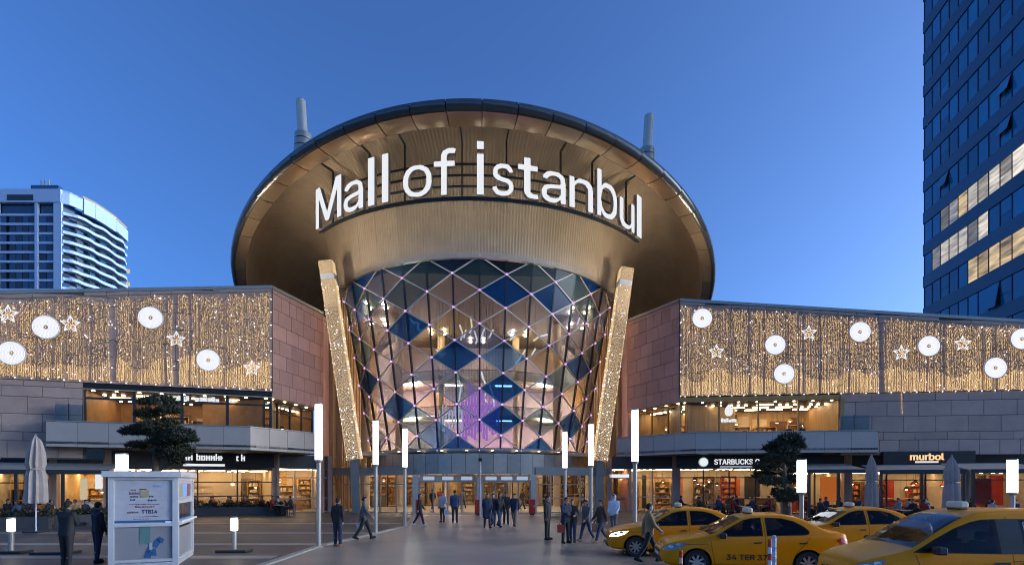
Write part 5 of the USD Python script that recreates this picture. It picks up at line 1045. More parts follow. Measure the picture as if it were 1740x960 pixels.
def wheel(o, x, sg, r=.312, y=.76):
    def turn(prof, n=28): g = MB(); g.lathe(prof, n); v, f = g.mesh(); return np.c_[v[:, 0] + x, sg * (y + v[:, 2]), v[:, 1] + r], (f[:, ::-1] if sg < 0 else f)
    W = obj('wheel', turn([(r * .64, -.10), (r * .93, -.105), (r, -.07), (r, .07), (r * .93, .105), (r * .66, .10), (r * .62, .07)]), 'tyre', o, smooth=40)
    obj('rim', turn([(r * .66, .085), (r * .60, .10), (r * .57, .07), (r * .55, -.02), (.001, -.02)]), 'car_black', W); g = MB()
    for k in range(8):
        a = k * math.pi / 4 + .2; g.bar((x + math.cos(a) * .035, sg * (y + .062), r + math.sin(a) * .035), (x + math.cos(a) * r * .60, sg * (y + .078), r + math.sin(a) * r * .60), .052, .03, up=(0, 1, 0))
    g.add(*turn([(r * .56, .07), (r * .66, .10), (r * .67, .075)])); g.add(*turn([(.001, .085), (.05, .083), (.065, .05)], 16)); obj('spokes', g, 'alloy', W)
_sw = [[(1.30, .965), (1.62, 1.17), (1.98, 1.36), (2.20, 1.415), (2.42, 1.43), (2.42, .985), (1.8, .965)], [(2.51, .99), (2.51, 1.43), (2.9, 1.418), (3.18, 1.35), (3.40, 1.225), (3.52, 1.11), (3.50, 1.04), (3.40, 1.015)]]
_vw = [[(.98, 1.06), (1.35, 1.29), (1.72, 1.49), (2.0, 1.60), (2.20, 1.645), (2.42, 1.655), (2.42, 1.055)], [(2.80, 1.06), (2.80, 1.66), (3.45, 1.655), (3.45, 1.065)], [(3.55, 1.07), (3.55, 1.655), (4.05, 1.64), (4.16, 1.10)]]
_ss = [[(1.20, -.66), (1.20, .66), (1.55, .63), (1.93, .575), (1.96, 0), (1.93, -.575), (1.55, -.63)], [(3.42, -.50), (3.42, .50), (3.96, .60), (3.96, -.60)]]; _vs = [[(1.02, -.74), (1.02, .74), (1.5, .70), (1.92, .645), (1.96, 0), (1.92, -.645), (1.5, -.70)]]
WIN = {False: (_sw, _ss), True: (_vw, _vs)}
def taxi(label, front, rear, shape, van=False, headlamp=False, lettering=None):
    front, rear = np.array(front), np.array(rear); d = front - rear; ang = math.atan2(d[1], d[0]); L = shape.L
    o = thing('taxi', label, 'taxi', (*((front + rear) / 2), .004), ang, 'yellow taxis on the drive')
    inner = MB                                                         # shape runs 0..L from the nose; turn it so that the nose points along +x
    def put(mesh): v, f = mesh.mesh() if isinstance(mesh, MB) else mesh; v = np.array(v, float); v[:, 0] = L / 2 - v[:, 0]; return v, np.asarray(f)[:, ::-1]
    ax = (.83, 3.46) if not van else (.80, 3.42); mf = shape.body(ax, .365); mf = shape.hollow(mf, 1.10 if not van else 1.0, 3.95 if not van else 4.25, .42, WIN[van][0], WIN[van][1]); mm = mf.to_mesh(); body = obj('body', put((mm.vert_properties[:, :3], mm.tri_verts)), 'taxi_yellow', o, smooth=34)
    def P(name, m, material, parent=None, label=None, smooth=False): return obj(name, put(m), material, o if parent is None else parent, label=label, smooth=smooth)
    for sg in (-1, 1):
        s = sg
        if not van:
            fw = [(1.30, .965), (1.62, 1.17), (1.98, 1.36), (2.20, 1.415), (2.42, 1.43), (2.42, .985), (1.8, .965)]; rw = [(2.51, .99), (2.51, 1.43), (2.9, 1.418), (3.18, 1.35), (3.40, 1.225), (3.52, 1.11), (3.50, 1.04), (3.40, 1.015)]
            P('side_window', shape.patch(fw, sg=s), 'car_glass'); P('side_window', shape.patch(rw, sg=s), 'car_glass')
            for pts in ([(1.16, .93), (1.20, .62), (1.28, .24)], [(2.465, 1.44), (2.465, .95), (2.45, .24)], [(3.56, 1.02), (3.42, .85), (3.16, .55), (3.08, .24)], [(1.28, .26), (3.08, .26)], [(1.1, .78), (.45, .755)]): P('door_seam', shape.seam(pts, s), 'car_black')
            for hx in (2.28, 3.34): P('door_handle', shape.patch([(hx - .10, .80), (hx + .09, .81), (hx + .09, .845), (hx - .10, .835)], sg=s, off=.022), 'car_black')
            P('headlamp', shape.patch([(.035, .60), (.10, .70), (.30, .765), (.62, .80), (.50, .70), (.28, .62)], sg=s, off=.008, size=.05), 'headlamp_on' if headlamp else 'lamp_lens'); P('turn_lamp', shape.patch([(1.0, .66), (1.09, .66), (1.09, .69), (1.0, .69)], sg=s, off=.01), 'lamp_amber')
            for cx_, cz_ in ((.22, .69), (.40, .745)): P('headlamp_reflector', shape.patch([(cx_ + .055 * math.cos(q), cz_ + .032 * math.sin(q)) for q in np.linspace(0, 6, 12)], sg=s, off=.011, size=.05), 'chrome')
            P('tail_lamp', shape.patch([(4.12, .90), (4.25, .965), (4.44, .95), (4.49, .80), (4.36, .74), (4.22, .80)], sg=s, off=.008, size=.05), 'tail_red'); P('sill_trim', shape.patch([(1.24, .205), (3.06, .205), (3.06, .25), (1.24, .25)], sg=s, off=.008), 'car_black')
            mx, mz, my = 1.42, 1.00, .985
        else:
            fw = [(.98, 1.06), (1.35, 1.29), (1.72, 1.49), (2.0, 1.60), (2.20, 1.645), (2.42, 1.655), (2.42, 1.055)]; P('side_window', shape.patch(fw, sg=s), 'car_glass')
            P('window_pillar', shape.patch([(2.425, 1.055), (2.425, 1.655), (2.80, 1.66), (2.80, 1.06)], sg=s, off=.007), 'car_black'); P('side_window', shape.patch([(2.80, 1.06), (2.80, 1.66), (3.45, 1.655), (3.45, 1.065)], sg=s, off=.007), 'car_glass'); P('side_window', shape.patch([(3.55, 1.07), (3.55, 1.655), (4.05, 1.64), (4.16, 1.10)], sg=s), 'car_glass')
            P('window_surround', shape.seam([(2.86, 1.12), (2.86, 1.60), (3.40, 1.60), (3.40, 1.12), (2.86, 1.12)], s, w=.016, off=.012), 'lamp_pole')
            for pts in ([(1.02, 1.02), (1.10, .7), (1.18, .25)], [(2.60, 1.70), (2.60, .95), (2.58, .25)], [(2.60, .93), (4.1, .95)], [(3.50, 1.70), (3.50, 1.0), (3.05, .25)], [(1.18, .27), (3.0, .27)]): P('door_seam', shape.seam(pts, s), 'car_black')
            for hx in (2.40, 2.86): P('door_handle', shape.patch([(hx - .13, .865), (hx + .13, .868), (hx + .13, .915), (hx - .13, .91)], sg=s, off=.022), 'car_black')
            P('headlamp', shape.patch([(.04, .70), (.12, .83), (.40, .90), (.56, .935), (.44, .82), (.26, .74)], sg=s, off=.008, size=.05), 'lamp_lens'); [P('headlamp_reflector', shape.patch([(cx_ + .06 * math.cos(q), cz_ + .035 * math.sin(q)) for q in np.linspace(0, 6, 12)], sg=s, off=.011, size=.05), 'chrome') for cx_, cz_ in ((.24, .80), (.40, .855))]; P('tail_lamp', shape.patch([(4.28, .9), (4.28, 1.4), (4.36, 1.4), (4.40, .9)], sg=s, off=.01, size=.06), 'tail_red')
            P('side_moulding', shape.patch([(1.24, .50), (3.0, .50), (3.0, .58), (1.24, .58)], sg=s, off=.014), 'car_black'); P('door_badge', shape.patch([(2.72 + .20 * math.cos(q), .70 + .11 * math.sin(q)) for q in np.linspace(0, 6.2, 20)], sg=s, off=.010), 'plate_white')
            mx, mz, my = 1.30, 1.12, 1.03
        g = MB(); g.rbox(mx - .09, mx + .08, s * my - .10, s * my + .10, mz - .07, mz + .07, .03); mir = P('mirror', g, 'car_black'); g = MB(); g.bar((mx, s * (my - .16), mz - .05), (mx, s * (my - .04), mz - .03), .05, .05); P('mirror_arm', g, 'car_black', mir)
        for a in ax:
            v, f = put(((lambda g: (g.lathe([(.362, -.34), (.362, .075)], 36), g)[1])(MB())).mesh()); v2 = v.copy(); v2[:, 0] = L / 2 - a + (v[:, 0] - L / 2); v2[:, 1] = s * (.76 + v[:, 2]); v2[:, 2] = .31 + v[:, 1]; obj('wheel_arch', (v2, f), 'car_black', o)
            wheel(o, L / 2 - a, s, y=.755 if not van else .78)
    if not van: ws = [(1.20, -.66), (1.20, .66), (1.55, .63), (1.93, .575), (1.96, 0), (1.93, -.575), (1.55, -.63)]; rwin = [(3.42, -.50), (3.42, .50), (3.96, .60), (3.96, -.60)]; zg = (.50, .58); zi = (.27, .40); zp = (.42, .50)
    else: ws = [(1.02, -.74), (1.02, .74), (1.5, .70), (1.92, .645), (1.96, 0), (1.92, -.645), (1.5, -.70)]; rwin = None; zg = (.60, .70); zi = (.30, .46); zp = (.48, .58)
    P('windscreen', shape.patch(ws, 'top', .008, .09), 'car_screen'); 
    if rwin: P('rear_window', shape.patch(rwin, 'top', .008, .09), 'car_screen')
    for nm, hw, (za, zb_), m_, of in (('grille', .36, zg, 'car_black', .006), ('air_intake', .50, zi, 'car_black', .006), ('number_plate', .26, zp, 'plate_white', .018)): P(nm, shape.patch([(-hw, za), (hw, za), (hw, zb_), (-hw, zb_)], 'front', of, .08), m_)
    P('rear_plate', shape.patch([(-.26, .55), (.26, .55), (.26, .66), (-.26, .66)], 'rear', .012, .08), 'plate_white')
    for sg in (-1, 1): P('wiper', (lambda g: (g.tube((1.22, sg * .1 - .05, shape.top_z(1.22, .1) + .02), (1.36, sg * .42 - .1, shape.top_z(1.36, .4) + .03), .008, 5), g)[1])(MB()), 'car_black')
    zt = float(shape.P['top'](2.35)); g = MB(); g.rbox(2.22, 2.38, -.20, .20, zt + .03, zt + .16, .03); S = P('roof_sign', g, 'taxi_sign'); g = MB(); g.box(2.24, 2.36, -.18, .18, zt + .0, zt + .03); P('sign_foot', g, 'car_black', S)
    if lettering:
        sd = 1                                                          # the car's left flank after turning (nose along +x, left is +y)
        m_ = meshkit.text_mesh(lettering, .13, .004, True); v = m_.vertices.copy(); w = v[:, 0].max(); x0 = 1.52; s_ = .98 / w
        Pp = np.array([(x0 + a * s_, sd * (shape.side_y(x0 + a * s_, .40 + b) + .006 + c), .40 + b) for a, b, c in v]); Pp[:, 0] = L / 2 - Pp[:, 0]; obj('door_number', (Pp, m_.faces), 'car_black', o)
    for sx, sy, w_ in ((2.30, .36, .48), (2.30, -.36, .48), (3.25, 0, 1.25)):     # seats, dashboard and steering wheel
        up = .12 if van else 0; g = MB(); g.rbox(sx - .50, sx, sy - w_ / 2, sy + w_ / 2, .44 + up, .60 + up, .04); S = P('seat', g, 'seat_cloth'); g = MB(); g.hexa([(sx - .06, sy - w_ / 2, .58 + up), (sx + .08, sy - w_ / 2, .58 + up), (sx + .08, sy + w_ / 2, .58 + up), (sx - .06, sy + w_ / 2, .58 + up), (sx + .10, sy - w_ / 2 + .04, 1.10 + up), (sx + .20, sy - w_ / 2 + .04, 1.10 + up), (sx + .20, sy + w_ / 2 - .04, 1.10 + up), (sx + .10, sy + w_ / 2 - .04, 1.10 + up)]); P('seat_back', g, 'seat_cloth', S)
        for hy in ((sy,) if w_ < 1 else (-.36, .36)): g = MB(); g.rbox(sx + .11, sx + .20, hy - .12, hy + .12, 1.13 + up, 1.29 + up, .03); P('headrest', g, 'seat_cloth', S)
    g = MB(); g.rbox(1.22, 1.62, -.66, .66, .66, .93 if not van else 1.02, .05); P('dashboard', g, 'car_black'); a_ = np.linspace(0, 2 * np.pi, 21); g = MB(); cw = np.array([1.76, .36, .98 + (.1 if van else 0)])
    for q in range(20): g.tube(cw + [.10 * math.sin(a_[q]), .18 * math.cos(a_[q]), .15 * math.sin(a_[q])], cw + [.10 * math.sin(a_[q + 1]), .18 * math.cos(a_[q + 1]), .15 * math.sin(a_[q + 1])], .016, 5)
    g.tube(cw, cw + [-.16, 0, -.10], .03, 6); g.bar(cw + [0, -.17, 0], cw + [0, .17, 0], .03, .03); P('steering_wheel', g, 'car_black')
    g = MB(); g.box(L / 2 - 3.0, L / 2 - 1.25, -.70, .70, .13, .21); obj('underbody', g, 'car_black', o)
    return o
glass('car_screen', (.42, .48, .52), ior=1.5, body=.08, bodycol=(.01, .015, .02))
taxi('yellow saloon taxi at the back with its headlamp lit, nearest the pedestrians', at(1036, 17.4), at(1266, 17.0), SEDAN, headlamp=True)
taxi('yellow saloon taxi in the middle with black lettering on its front door', at(1121, 14.15), at(1417, 13.65), SEDAN, lettering='34 TER 37')
taxi('yellow saloon taxi mostly hidden between the lettered taxi and the nearest one', at(1326, 17.7), at(1556, 17.3), SEDAN)
taxi('yellow people-carrier taxi nearest the camera, cut by the right edge', at(1424, 10.3), at(1818, 9.95), VAN, van=True)

# ================================================================= people
for nm, c in dict(skin=(.42, .25, .17), hair_dark=(.018, .013, .010), hair_brown=(.07, .04, .02), cloth_black=(.014, .015, .018), cloth_navy=(.016, .024, .05), cloth_blue=(.03, .06, .13), cloth_jeans=(.035, .055, .10), cloth_grey=(.12, .12, .13), cloth_pale=(.42, .45, .52), cloth_white=(.62, .64, .68), cloth_tan=(.26, .17, .09), cloth_red=(.28, .03, .03), cloth_brown=(.07, .045, .03), shoe_dark=(.012, .012, .012), shoe_white=(.65, .65, .66), shoe_tan=(.22, .14, .07)).items(): pbr(nm, c, .75 if 'skin' not in nm else .5, var=.12, scale=6)
def ball(p, r, n=14): return MN.sphere(r, n).translate([float(x) for x in p])
def bone(a, ra, b, rb, n=14): return MN.batch_hull([ball(a, ra, n), ball(b, rb, n)])
def skinmesh(parts, edge, it=6):
    m = parts[0]
    for p in parts[1:]: m += p
    m = m.refine_to_length(edge).to_mesh(); t = trimesh.Trimesh(m.vert_properties[:, :3], m.tri_verts, process=True); trimesh.smoothing.filter_taubin(t, iterations=it); return (np.array(t.vertices), np.array(t.faces))
def rx(a): c, s = math.cos(a), math.sin(a); return np.array([[1, 0, 0], [0, c, -s], [0, s, c]])
def ry(a): c, s = math.cos(a), math.sin(a); return np.array([[c, 0, s], [0, 1, 0], [-s, 0, c]])
def figure(legs=((0, 0), (0, 0)), arms=((0, .12, .15), (0, .12, .15)), seated=False, long_coat=False, hood=False, long_hair=False, lean=0.0, look=0.0, edge=.035):
    """one standing, walking or sitting figure facing +y, 1.75 m tall; legs: (thigh forward, knee bend); arms: (forward, outward, elbow bend)"""
    up = rx(-lean); hip0 = np.array([0, 0, .93]); U = lambda x, y, z: hip0 + up @ (np.array([x, y, z]) - hip0)
    body, coat, trou, shoes, marks = [], [], [], [], []
    P, C1, C2 = U(0, 0, .96), U(0, .01, 1.16), U(0, .0, 1.36)
    body += [MN.batch_hull([ball(U(-.075, 0, .95), .095), ball(U(.075, 0, .95), .095), ball(U(-.07, .01, 1.16), .085), ball(U(.07, .01, 1.16), .085)]), MN.batch_hull([ball(U(-.07, .01, 1.16), .085), ball(U(.07, .01, 1.16), .085), ball(U(-.11, 0, 1.34), .09), ball(U(.11, 0, 1.34), .09), ball(U(-.165, -.01, 1.43), .045), ball(U(.165, -.01, 1.43), .045)]), bone(U(0, -.005, 1.42), .065, U(0, .015, 1.55), .052)]
    coat += [MN.batch_hull([ball(U(-.08, 0, .90), .118), ball(U(.08, 0, .90), .118), ball(U(-.08, .01, 1.16), .112), ball(U(.08, .01, 1.16), .112)]), MN.batch_hull([ball(U(-.08, .01, 1.16), .112), ball(U(.08, .01, 1.16), .112), ball(U(-.115, 0, 1.34), .115), ball(U(.115, 0, 1.34), .115), ball(U(-.175, -.01, 1.435), .06), ball(U(.175, -.01, 1.435), .06)]), bone(U(0, -.01, 1.42), .085, U(0, -.005, 1.50), .072)]
    if long_coat: coat.append(MN.batch_hull([ball(U(-.09, 0, .92), .12), ball(U(.09, 0, .92), .12), ball((-.12, .0, .58), .12), ball((.12, .0, .58), .12)]))
    Hc = U(0, .02, 1.655); R = up @ np.array([[math.cos(look), -math.sin(look), 0], [math.sin(look), math.cos(look), 0], [0, 0, 1]]); h = lambda x, y, z: Hc + R @ np.array([x, y, z])
    body += [MN.batch_hull([ball(h(0, -.015, .025), .083), ball(h(0, .02, .02), .075), ball(h(0, .035, -.055), .052), ball(h(0, .055, -.09), .030)]), MN.batch_hull([ball(h(0, .085, .02), .012), ball(h(0, .112, -.028), .014), ball(h(0, .088, -.038), .016)]), MN.batch_hull([ball(h(-.022, .083, -.068), .009), ball(h(.022, .083, -.068), .009), ball(h(0, .090, -.066), .010)])]
    for s in (-1, 1): body += [MN.batch_hull([ball(h(s * .078, -.005, .01), .016), ball(h(s * .080, -.012, -.03), .011)])]; marks.append(ball(h(s * .031, .084, .008), .011, 10))
    hair = [MN.batch_hull([ball(h(0, -.02, .04), .088), ball(h(0, .018, .052), .068), ball(h(0, -.05, -.01), .060)])]
    if long_hair: hair.append(MN.batch_hull([ball(h(0, -.045, .0), .075), ball(h(-.05, -.05, -.16), .035), ball(h(.05, -.05, -.16), .035)]))
    if hood: coat.append(MN.batch_hull([ball(h(0, -.03, .03), .105), ball(h(0, -.02, -.09), .09), ball(U(0, -.02, 1.46), .09)]))
    for s, (th, kn) in zip((-1, 1), legs):
        H = U(s * .09, 0, .92); K = H + rx(th) @ np.array([s * .01, 0, -.43]); A = K + rx(th - kn) @ np.array([s * .005, 0, -.42]); f = rx(max(th - kn, -.6) * .5); T = A + f @ np.array([s * .03, .15, -.045]); Hl = A + f @ np.array([0, -.05, -.045])
        body += [bone(H, .082, K, .052), bone(K, .052, K * .55 + A * .45 + [0, -.012, 0], .054), bone(K * .55 + A * .45 + [0, -.012, 0], .054, A, .036), MN.batch_hull([ball(A, .036), ball(Hl, .030), ball(T, .026)])]
        trou += [bone(H + [0, 0, .03], .108, K, .070), bone(K, .070, A + (K - A) * .08, .058)]; shoes.append(MN.batch_hull([ball(A + f @ np.array([0, -.01, .0]), .046), ball(Hl, .042), ball(T * .5 + Hl * .5, .044), ball(T, .037)]))
    trou.append(MN.batch_hull([ball(U(-.08, 0, .96), .105), ball(U(.08, 0, .96), .105), ball(U(0, 0, .86), .10)]))
    for s, (fw, ow, el) in zip((-1, 1), arms):
        S = U(s * .185, -.01, 1.42); E = S + up @ rx(fw) @ ry(-s * ow) @ np.array([0, 0, -.28]); Rf = up @ rx(fw + el) @ ry(-s * ow * .4 + s * .12); W = E + Rf @ np.array([0, 0, -.25]); hd = lambda x, y, z: W + Rf @ np.array([x * s, y, z])
        body += [bone(S, .052, E, .040), bone(E, .040, W, .026), MN.batch_hull([ball(hd(0, -.028, -.03), .017, 10), ball(hd(0, .028, -.03), .017, 10), ball(hd(0, -.034, -.085), .014, 10), ball(hd(0, .034, -.085), .014, 10)])]
        for q, ln in enumerate((.062, .074, .070, .055)):
            y = .034 - q * .0225; a, b, c = hd(0, y, -.088), hd(-.008, y, -.088 - ln * .55), hd(-.026, y, -.088 - ln); body += [bone(a, .0105, b, .0095, 8), bone(b, .0095, c, .008, 8)]
        a, b, c = hd(0, .032, -.030), hd(-.012, .058, -.062), hd(-.018, .062, -.092); body += [bone(a, .014, b, .0115, 8), bone(b, .0115, c, .009, 8)]
        coat += [bone(S, .072, E, .060), bone(E, .060, E * .06 + W * .94, .044)]
    out = dict(body=skinmesh(body, edge * .75, 3), jacket=skinmesh(coat, edge, 6), trousers=skinmesh(trou, edge, 5), shoe=skinmesh(shoes, edge, 3), hair=skinmesh(hair, edge, 4), eye=skinmesh(marks, .02, 1))
    lowest = min(out['shoe'][0][:, 2].min(), 9); 
    for k_ in out: out[k_][0][:, 2] -= lowest
    return out
POSE = {'stand': figure(), 'stand_hip': figure(legs=((.06, .04), (-.08, .02)), arms=((.25, .30, 1.15), (.1, .16, .3)), look=.3), 'phone': figure(legs=((.04, .03), (-.03, .02)), arms=((.30, .10, 1.35), (.35, .10, 1.25)), lean=.05), 'walk': figure(legs=((.40, .10), (-.34, .25)), arms=((-.35, .10, .2), (.38, .10, .4))), 'walk2': figure(legs=((-.28, .30), (.32, .08)), arms=((.3, .10, .4), (-.25, .12, .2)), long_hair=True),
    'coat': figure(legs=((.18, .05), (-.16, .15)), arms=((.1, .1, .3), (-.1, .1, .2)), long_coat=True, long_hair=True), 'hood': figure(legs=((.2, .06), (-.2, .18)), arms=((.1, .12, .9), (.1, .1, .6)), hood=True), 'sit': figure(legs=((1.5, 1.5), (1.45, 1.35)), arms=((.5, .12, .9), (.55, .12, 1.0)), lean=.08, edge=.055)}
def person(label, px, d, pose, heading, jacket, trousers, shoes='shoe_dark', hair='hair_dark', scale=1.0, z=.0, group=None, xy=None):
    """heading: degrees, 0 looks away from the camera, 180 towards it"""
    p = at(px, d) if xy is None else xy; o = thing('person', label, 'person', (*p, z), math.radians(-heading) , group); G = POSE[pose]; sc = lambda m: (m[0] * scale, m[1])
    obj('body', sc(G['body']), 'skin', o, smooth=True)
    for k_, m_ in (('jacket', jacket), ('trousers', trousers), ('shoe', shoes), ('hair', hair), ('eye', 'hair_dark')): obj(k_, sc(G[k_]), m_, o, smooth=True)
    return o
person('person in a dark jacket seen from behind, standing left of the kiosk', 113, 14.1, 'phone', 10, 'cloth_black', 'cloth_black', 'shoe_dark', scale=1.02)
person('person in dark clothes half hidden behind the left side of the kiosk', 166, 15.3, 'stand_hip', 30, 'cloth_black', 'cloth_navy', scale=.98)
person('person in black standing alone in front of the nearest light column', 574, 19.2, 'stand', 20, 'cloth_black', 'cloth_navy', 'shoe_tan', scale=.98)
person('person in dark grey walking between the left light columns', 619, 21.6, 'walk', 75, 'cloth_grey', 'cloth_black', scale=1.0)
person('person in black walking in white shoes beside the left red cabinet', 713, 28.3, 'walk2', 85, 'cloth_black', 'cloth_navy', 'shoe_white', scale=.98)
person('person in a pale jacket in front of the left entrance doors', 752, 31.0, 'stand_hip', 200, 'cloth_pale', 'cloth_brown', scale=1.0)
person('person in a blue top and black trousers near the middle entrance pillar', 773, 30.6, 'stand', 0, 'cloth_blue', 'cloth_black', scale=1.05)
for q, (px, d, pose, hd, j, t, lab) in enumerate([(828, 27.0, 'coat', 170, 'cloth_navy', 'cloth_navy', 'person in a long navy coat leading the group before the doors'), (838, 28.2, 'walk', 190, 'cloth_navy', 'cloth_jeans', 'person in navy second from the left of the group before the doors'), (849, 27.5, 'walk2', 150, 'cloth_black', 'cloth_jeans', 'person with long dark hair in the middle of the group before the doors'), (860, 29.4, 'stand_hip', 180, 'cloth_black', 'cloth_black', 'person in black at the back of the group before the doors'), (874, 28.0, 'walk', 200, 'cloth_navy', 'cloth_grey', 'person in navy and grey at the right end of the group before the doors')]): person(lab, px, d, pose, hd, j, t, scale=1.0)
person('person in black standing apart, right of the entrance doors', 930, 21.4, 'stand', 120, 'cloth_black', 'cloth_black', scale=1.0)
person('person in a dark jacket, left of a pair behind the back taxi', 961, 20.2, 'phone', 150, 'cloth_navy', 'cloth_black', scale=.98)
person('person in dark brown with jeans, right of a pair behind the back taxi', 973, 20.5, 'stand_hip', 215, 'cloth_brown', 'cloth_jeans', hair='hair_brown', scale=.94)
person('person in grey jacket and jeans with tan shoes, by the middle right light column', 996, 20.9, 'walk2', 240, 'cloth_grey', 'cloth_jeans', 'shoe_tan', scale=.92)
person('person carrying on past the front of the back taxi, in brown and blue', 1021, 20.4, 'walk', 250, 'cloth_brown', 'cloth_jeans', 'shoe_tan', scale=.95)
person('person in a white hooded coat behind the bonnet of the back taxi', 1043, 24.0, 'hood', 210, 'cloth_white', 'cloth_grey', scale=1.0)
person('person in a tan jacket and black trousers in front of the back taxi', 1103, 15.4, 'walk', 95, 'cloth_tan', 'cloth_black', scale=.98)
for q, (px, d, pose, hd, j, t, lab) in enumerate([(735, 45.0, 'walk', 20, 'cloth_black', 'cloth_black', 'person in black inside the hall, behind the left doors'), (748, 47.0, 'stand_hip', 160, 'cloth_red', 'cloth_black', 'person in dark red inside the hall, behind the left doors'), (787, 46.0, 'walk2', 200, 'cloth_grey', 'cloth_jeans', 'person in grey inside the hall, behind the right half of the left doors'), (841, 46.5, 'coat', 170, 'cloth_tan', 'cloth_black', 'person in a tan coat inside the hall, behind the right doors'), (888, 45.5, 'walk', 60, 'cloth_brown', 'cloth_jeans', 'person in brown inside the hall, behind the right half of the right doors')]): person(lab, px, d, pose, hd, j, t, z=.03)
person('person in black standing at the right terrace parapet, left of two', 1341, 37.6, 'stand', 170, 'cloth_black', 'cloth_black', z=4.6)
person('person in navy at the right terrace parapet, right of two', 1361, 37.4, 'stand_hip', 200, 'cloth_navy', 'cloth_black', z=4.6, scale=1.03)

def carried_bag(label, px, d, m, h=.34):
    o = thing('shopping_bag', label, 'bag', (*at(px, d), .42)); g = MB(); w = .13
    g.hexa([(-w, -.05, 0), (w, -.05, 0), (w, .05, 0), (-w, .05, 0), (-w * 1.05, -.055, h), (w * 1.05, -.055, h), (w * 1.05, .055, h), (-w * 1.05, .055, h)]); obj('bag_body', g, m, o)
    for y in (-.05, .05):
        g = MB(); g.tube((-.06, y, h - .02), (0, y * .3, h + .14), .006, 5); g.tube((.06, y, h - .02), (0, y * .3, h + .14), .006, 5); obj('bag_handle', g, 'cloth_black', o)
carried_bag('white paper bag held low by the person in the pale jacket at the doors', 758.5, 30.8, 'cloth_white'); carried_bag('dark red bag held by the left one of the pair behind the back taxi', 953, 20.1, 'cloth_red', .30); carried_bag('tan shopping bag carried by the person in brown before the back taxi', 1012, 20.3, 'cloth_tan'); carried_bag('pale bag carried by the person walking between the left columns', 612, 21.5, 'cloth_pale', .28)
# ---- cafe tables, chairs and the seated guests
pbr('cafe_wood', (.16, .09, .045), .5, var=.2); pbr('cafe_top', (.40, .30, .20), .4, var=.1)
def make_chair(label, loc, rot):
    o = thing('cafe_chair', label, 'chair', loc, rot, 'cafe chairs'); g = MB(); g.rbox(-.21, .21, -.21, .21, .43, .47, .01); obj('seat', g, 'cafe_wood', o); g = MB(); g.rbox(-.20, .20, -.235, -.20, .58, .86, .01); obj('backrest', g, 'cafe_wood', o)
    for x in (-.18, .18):
        for y in (-.19, .19): g = MB(); g.bar((x, y, 0), (x, y * (1.12 if y < 0 else 1), .43 if y > 0 else .86), .03, .03, up=(0, 1, 0)); obj('leg', g, 'dark_metal', o)
    return o
def make_table(label, loc):
    o = thing('cafe_table', label, 'table', loc, 0, 'cafe tables'); g = MB(); g.rbox(-.38, .38, -.38, .38, .71, .75, .01); obj('tabletop', g, 'cafe_top', o); g = MB(); g.tube((0, 0, .02), (0, 0, .71), .03, 8); obj('pedestal', g, 'dark_metal', o); g = MB(); g.rbox(-.24, .24, -.24, .24, 0, .03, .008); obj('foot', g, 'dark_metal', o); return o
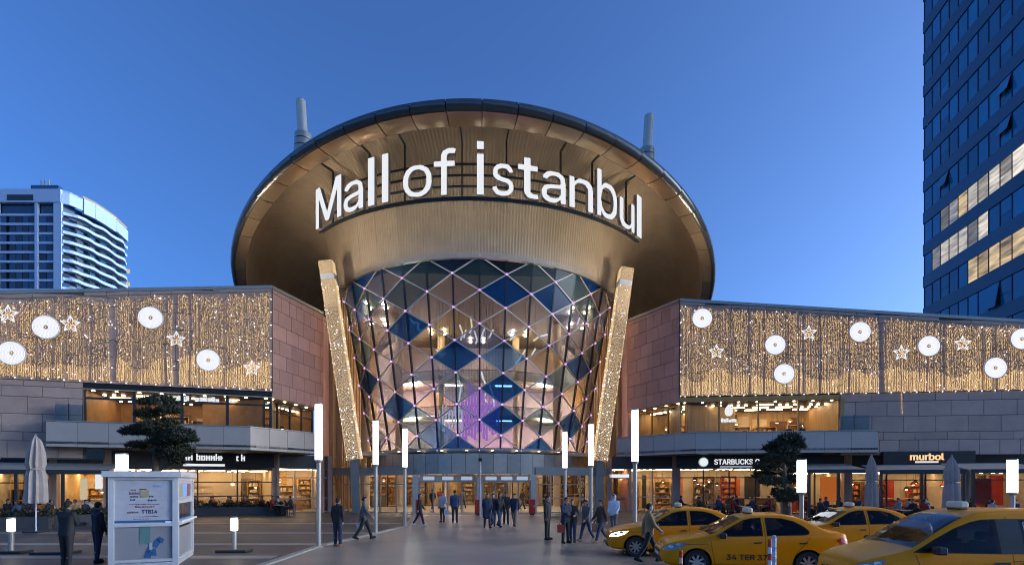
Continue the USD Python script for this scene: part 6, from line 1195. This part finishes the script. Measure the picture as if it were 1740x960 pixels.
chair0 = table0 = None; spots = [(8, 28.4, 'far left cafe'), (34, 30.4, 'far left cafe'), (62, 28.9, 'far left cafe'), (108, 29.4, 'cafe with cream wall'), (134, 31.4, 'cafe with cream wall'), (164, 30.0, 'cafe with cream wall'), (346, 37.9, 'shop under white sign'), (376, 37.6, 'shop under white sign'), (404, 38.4, 'shop under white sign'), (430, 38.0, 'shop under white sign'), (456, 38.5, 'shop under white sign'), (478, 37.4, 'shop under white sign'), (1172, 37.8, 'right coffee shop'), (1205, 36.6, 'right coffee shop'), (1236, 38.0, 'right coffee shop'), (1262, 35.4, 'right coffee shop'), (1292, 36.6, 'right coffee shop'), (1386, 35.2, 'amber restaurant'), (1412, 33.2, 'amber restaurant'), (1444, 34.8, 'amber restaurant'), (1508, 33.4, 'yellow sign restaurant'), (1532, 30.6, 'yellow sign restaurant'), (1560, 32.8, 'yellow sign restaurant'), (1590, 30.4, 'yellow sign restaurant'), (1668, 31.8, 'right edge restaurant'), (1704, 30.2, 'right edge restaurant')]
R = np.random.default_rng(8); JK = ['cloth_black', 'cloth_navy', 'cloth_grey', 'cloth_brown', 'cloth_red', 'cloth_blue', 'cloth_tan', 'cloth_pale']; words_ = {'cloth_black': 'black', 'cloth_navy': 'navy', 'cloth_grey': 'grey', 'cloth_brown': 'brown', 'cloth_red': 'dark red', 'cloth_blue': 'blue', 'cloth_tan': 'tan', 'cloth_pale': 'pale blue'}
cnt = {}
first_guest = {}
def guest(label, px, d, pose, heading, j, t, hair, scale, z, group, xy):
    if j in first_guest: return dup(first_guest[j], (*xy, z), math.radians(-heading), label)
    first_guest[j] = person(label, px, d, pose, heading, j, t, hair=hair, scale=scale, z=z, group=group, xy=xy)
for q, (px, d, where) in enumerate(spots):
    p = at(px, d); n_ = cnt.get(where, 0) + 1; cnt[where] = n_; nth = 'first second third fourth fifth sixth seventh eighth'.split()[n_ - 1]
    if table0 is None: table0 = make_table(f'small square cafe table, {nth} from left, {where}', (*p, 0))
    else: dup(table0, (*p, 0), 0, f'small square cafe table, {nth} from left, {where}')
    for s in (-1, 1):
        c = p + np.array([s * .72, R.uniform(-.12, .12)]); rot = math.pi / 2 * s; lab = f'wooden chair {"left" if s < 0 else "right"} of {nth} table, {where}'
        if chair0 is None: chair0 = make_chair(lab, (*c, 0), rot if s > 0 else rot)
        else: dup(chair0, (*c, 0), rot, lab)
        if R.uniform() < .9:
            j = JK[R.integers(len(JK))]; guest(f'guest in {words_[j]} seated {"left" if s < 0 else "right"} of {nth} table, {where}', 0, 0, 'sit', -math.degrees(rot), j, 'cloth_black', hair=('hair_dark', 'hair_brown')[int(R.integers(2))], scale=R.uniform(.95, 1.02), z=.0, group='seated cafe guests', xy=c - np.array([s * .02, 0]))
# air: nothing in the photograph fades with distance
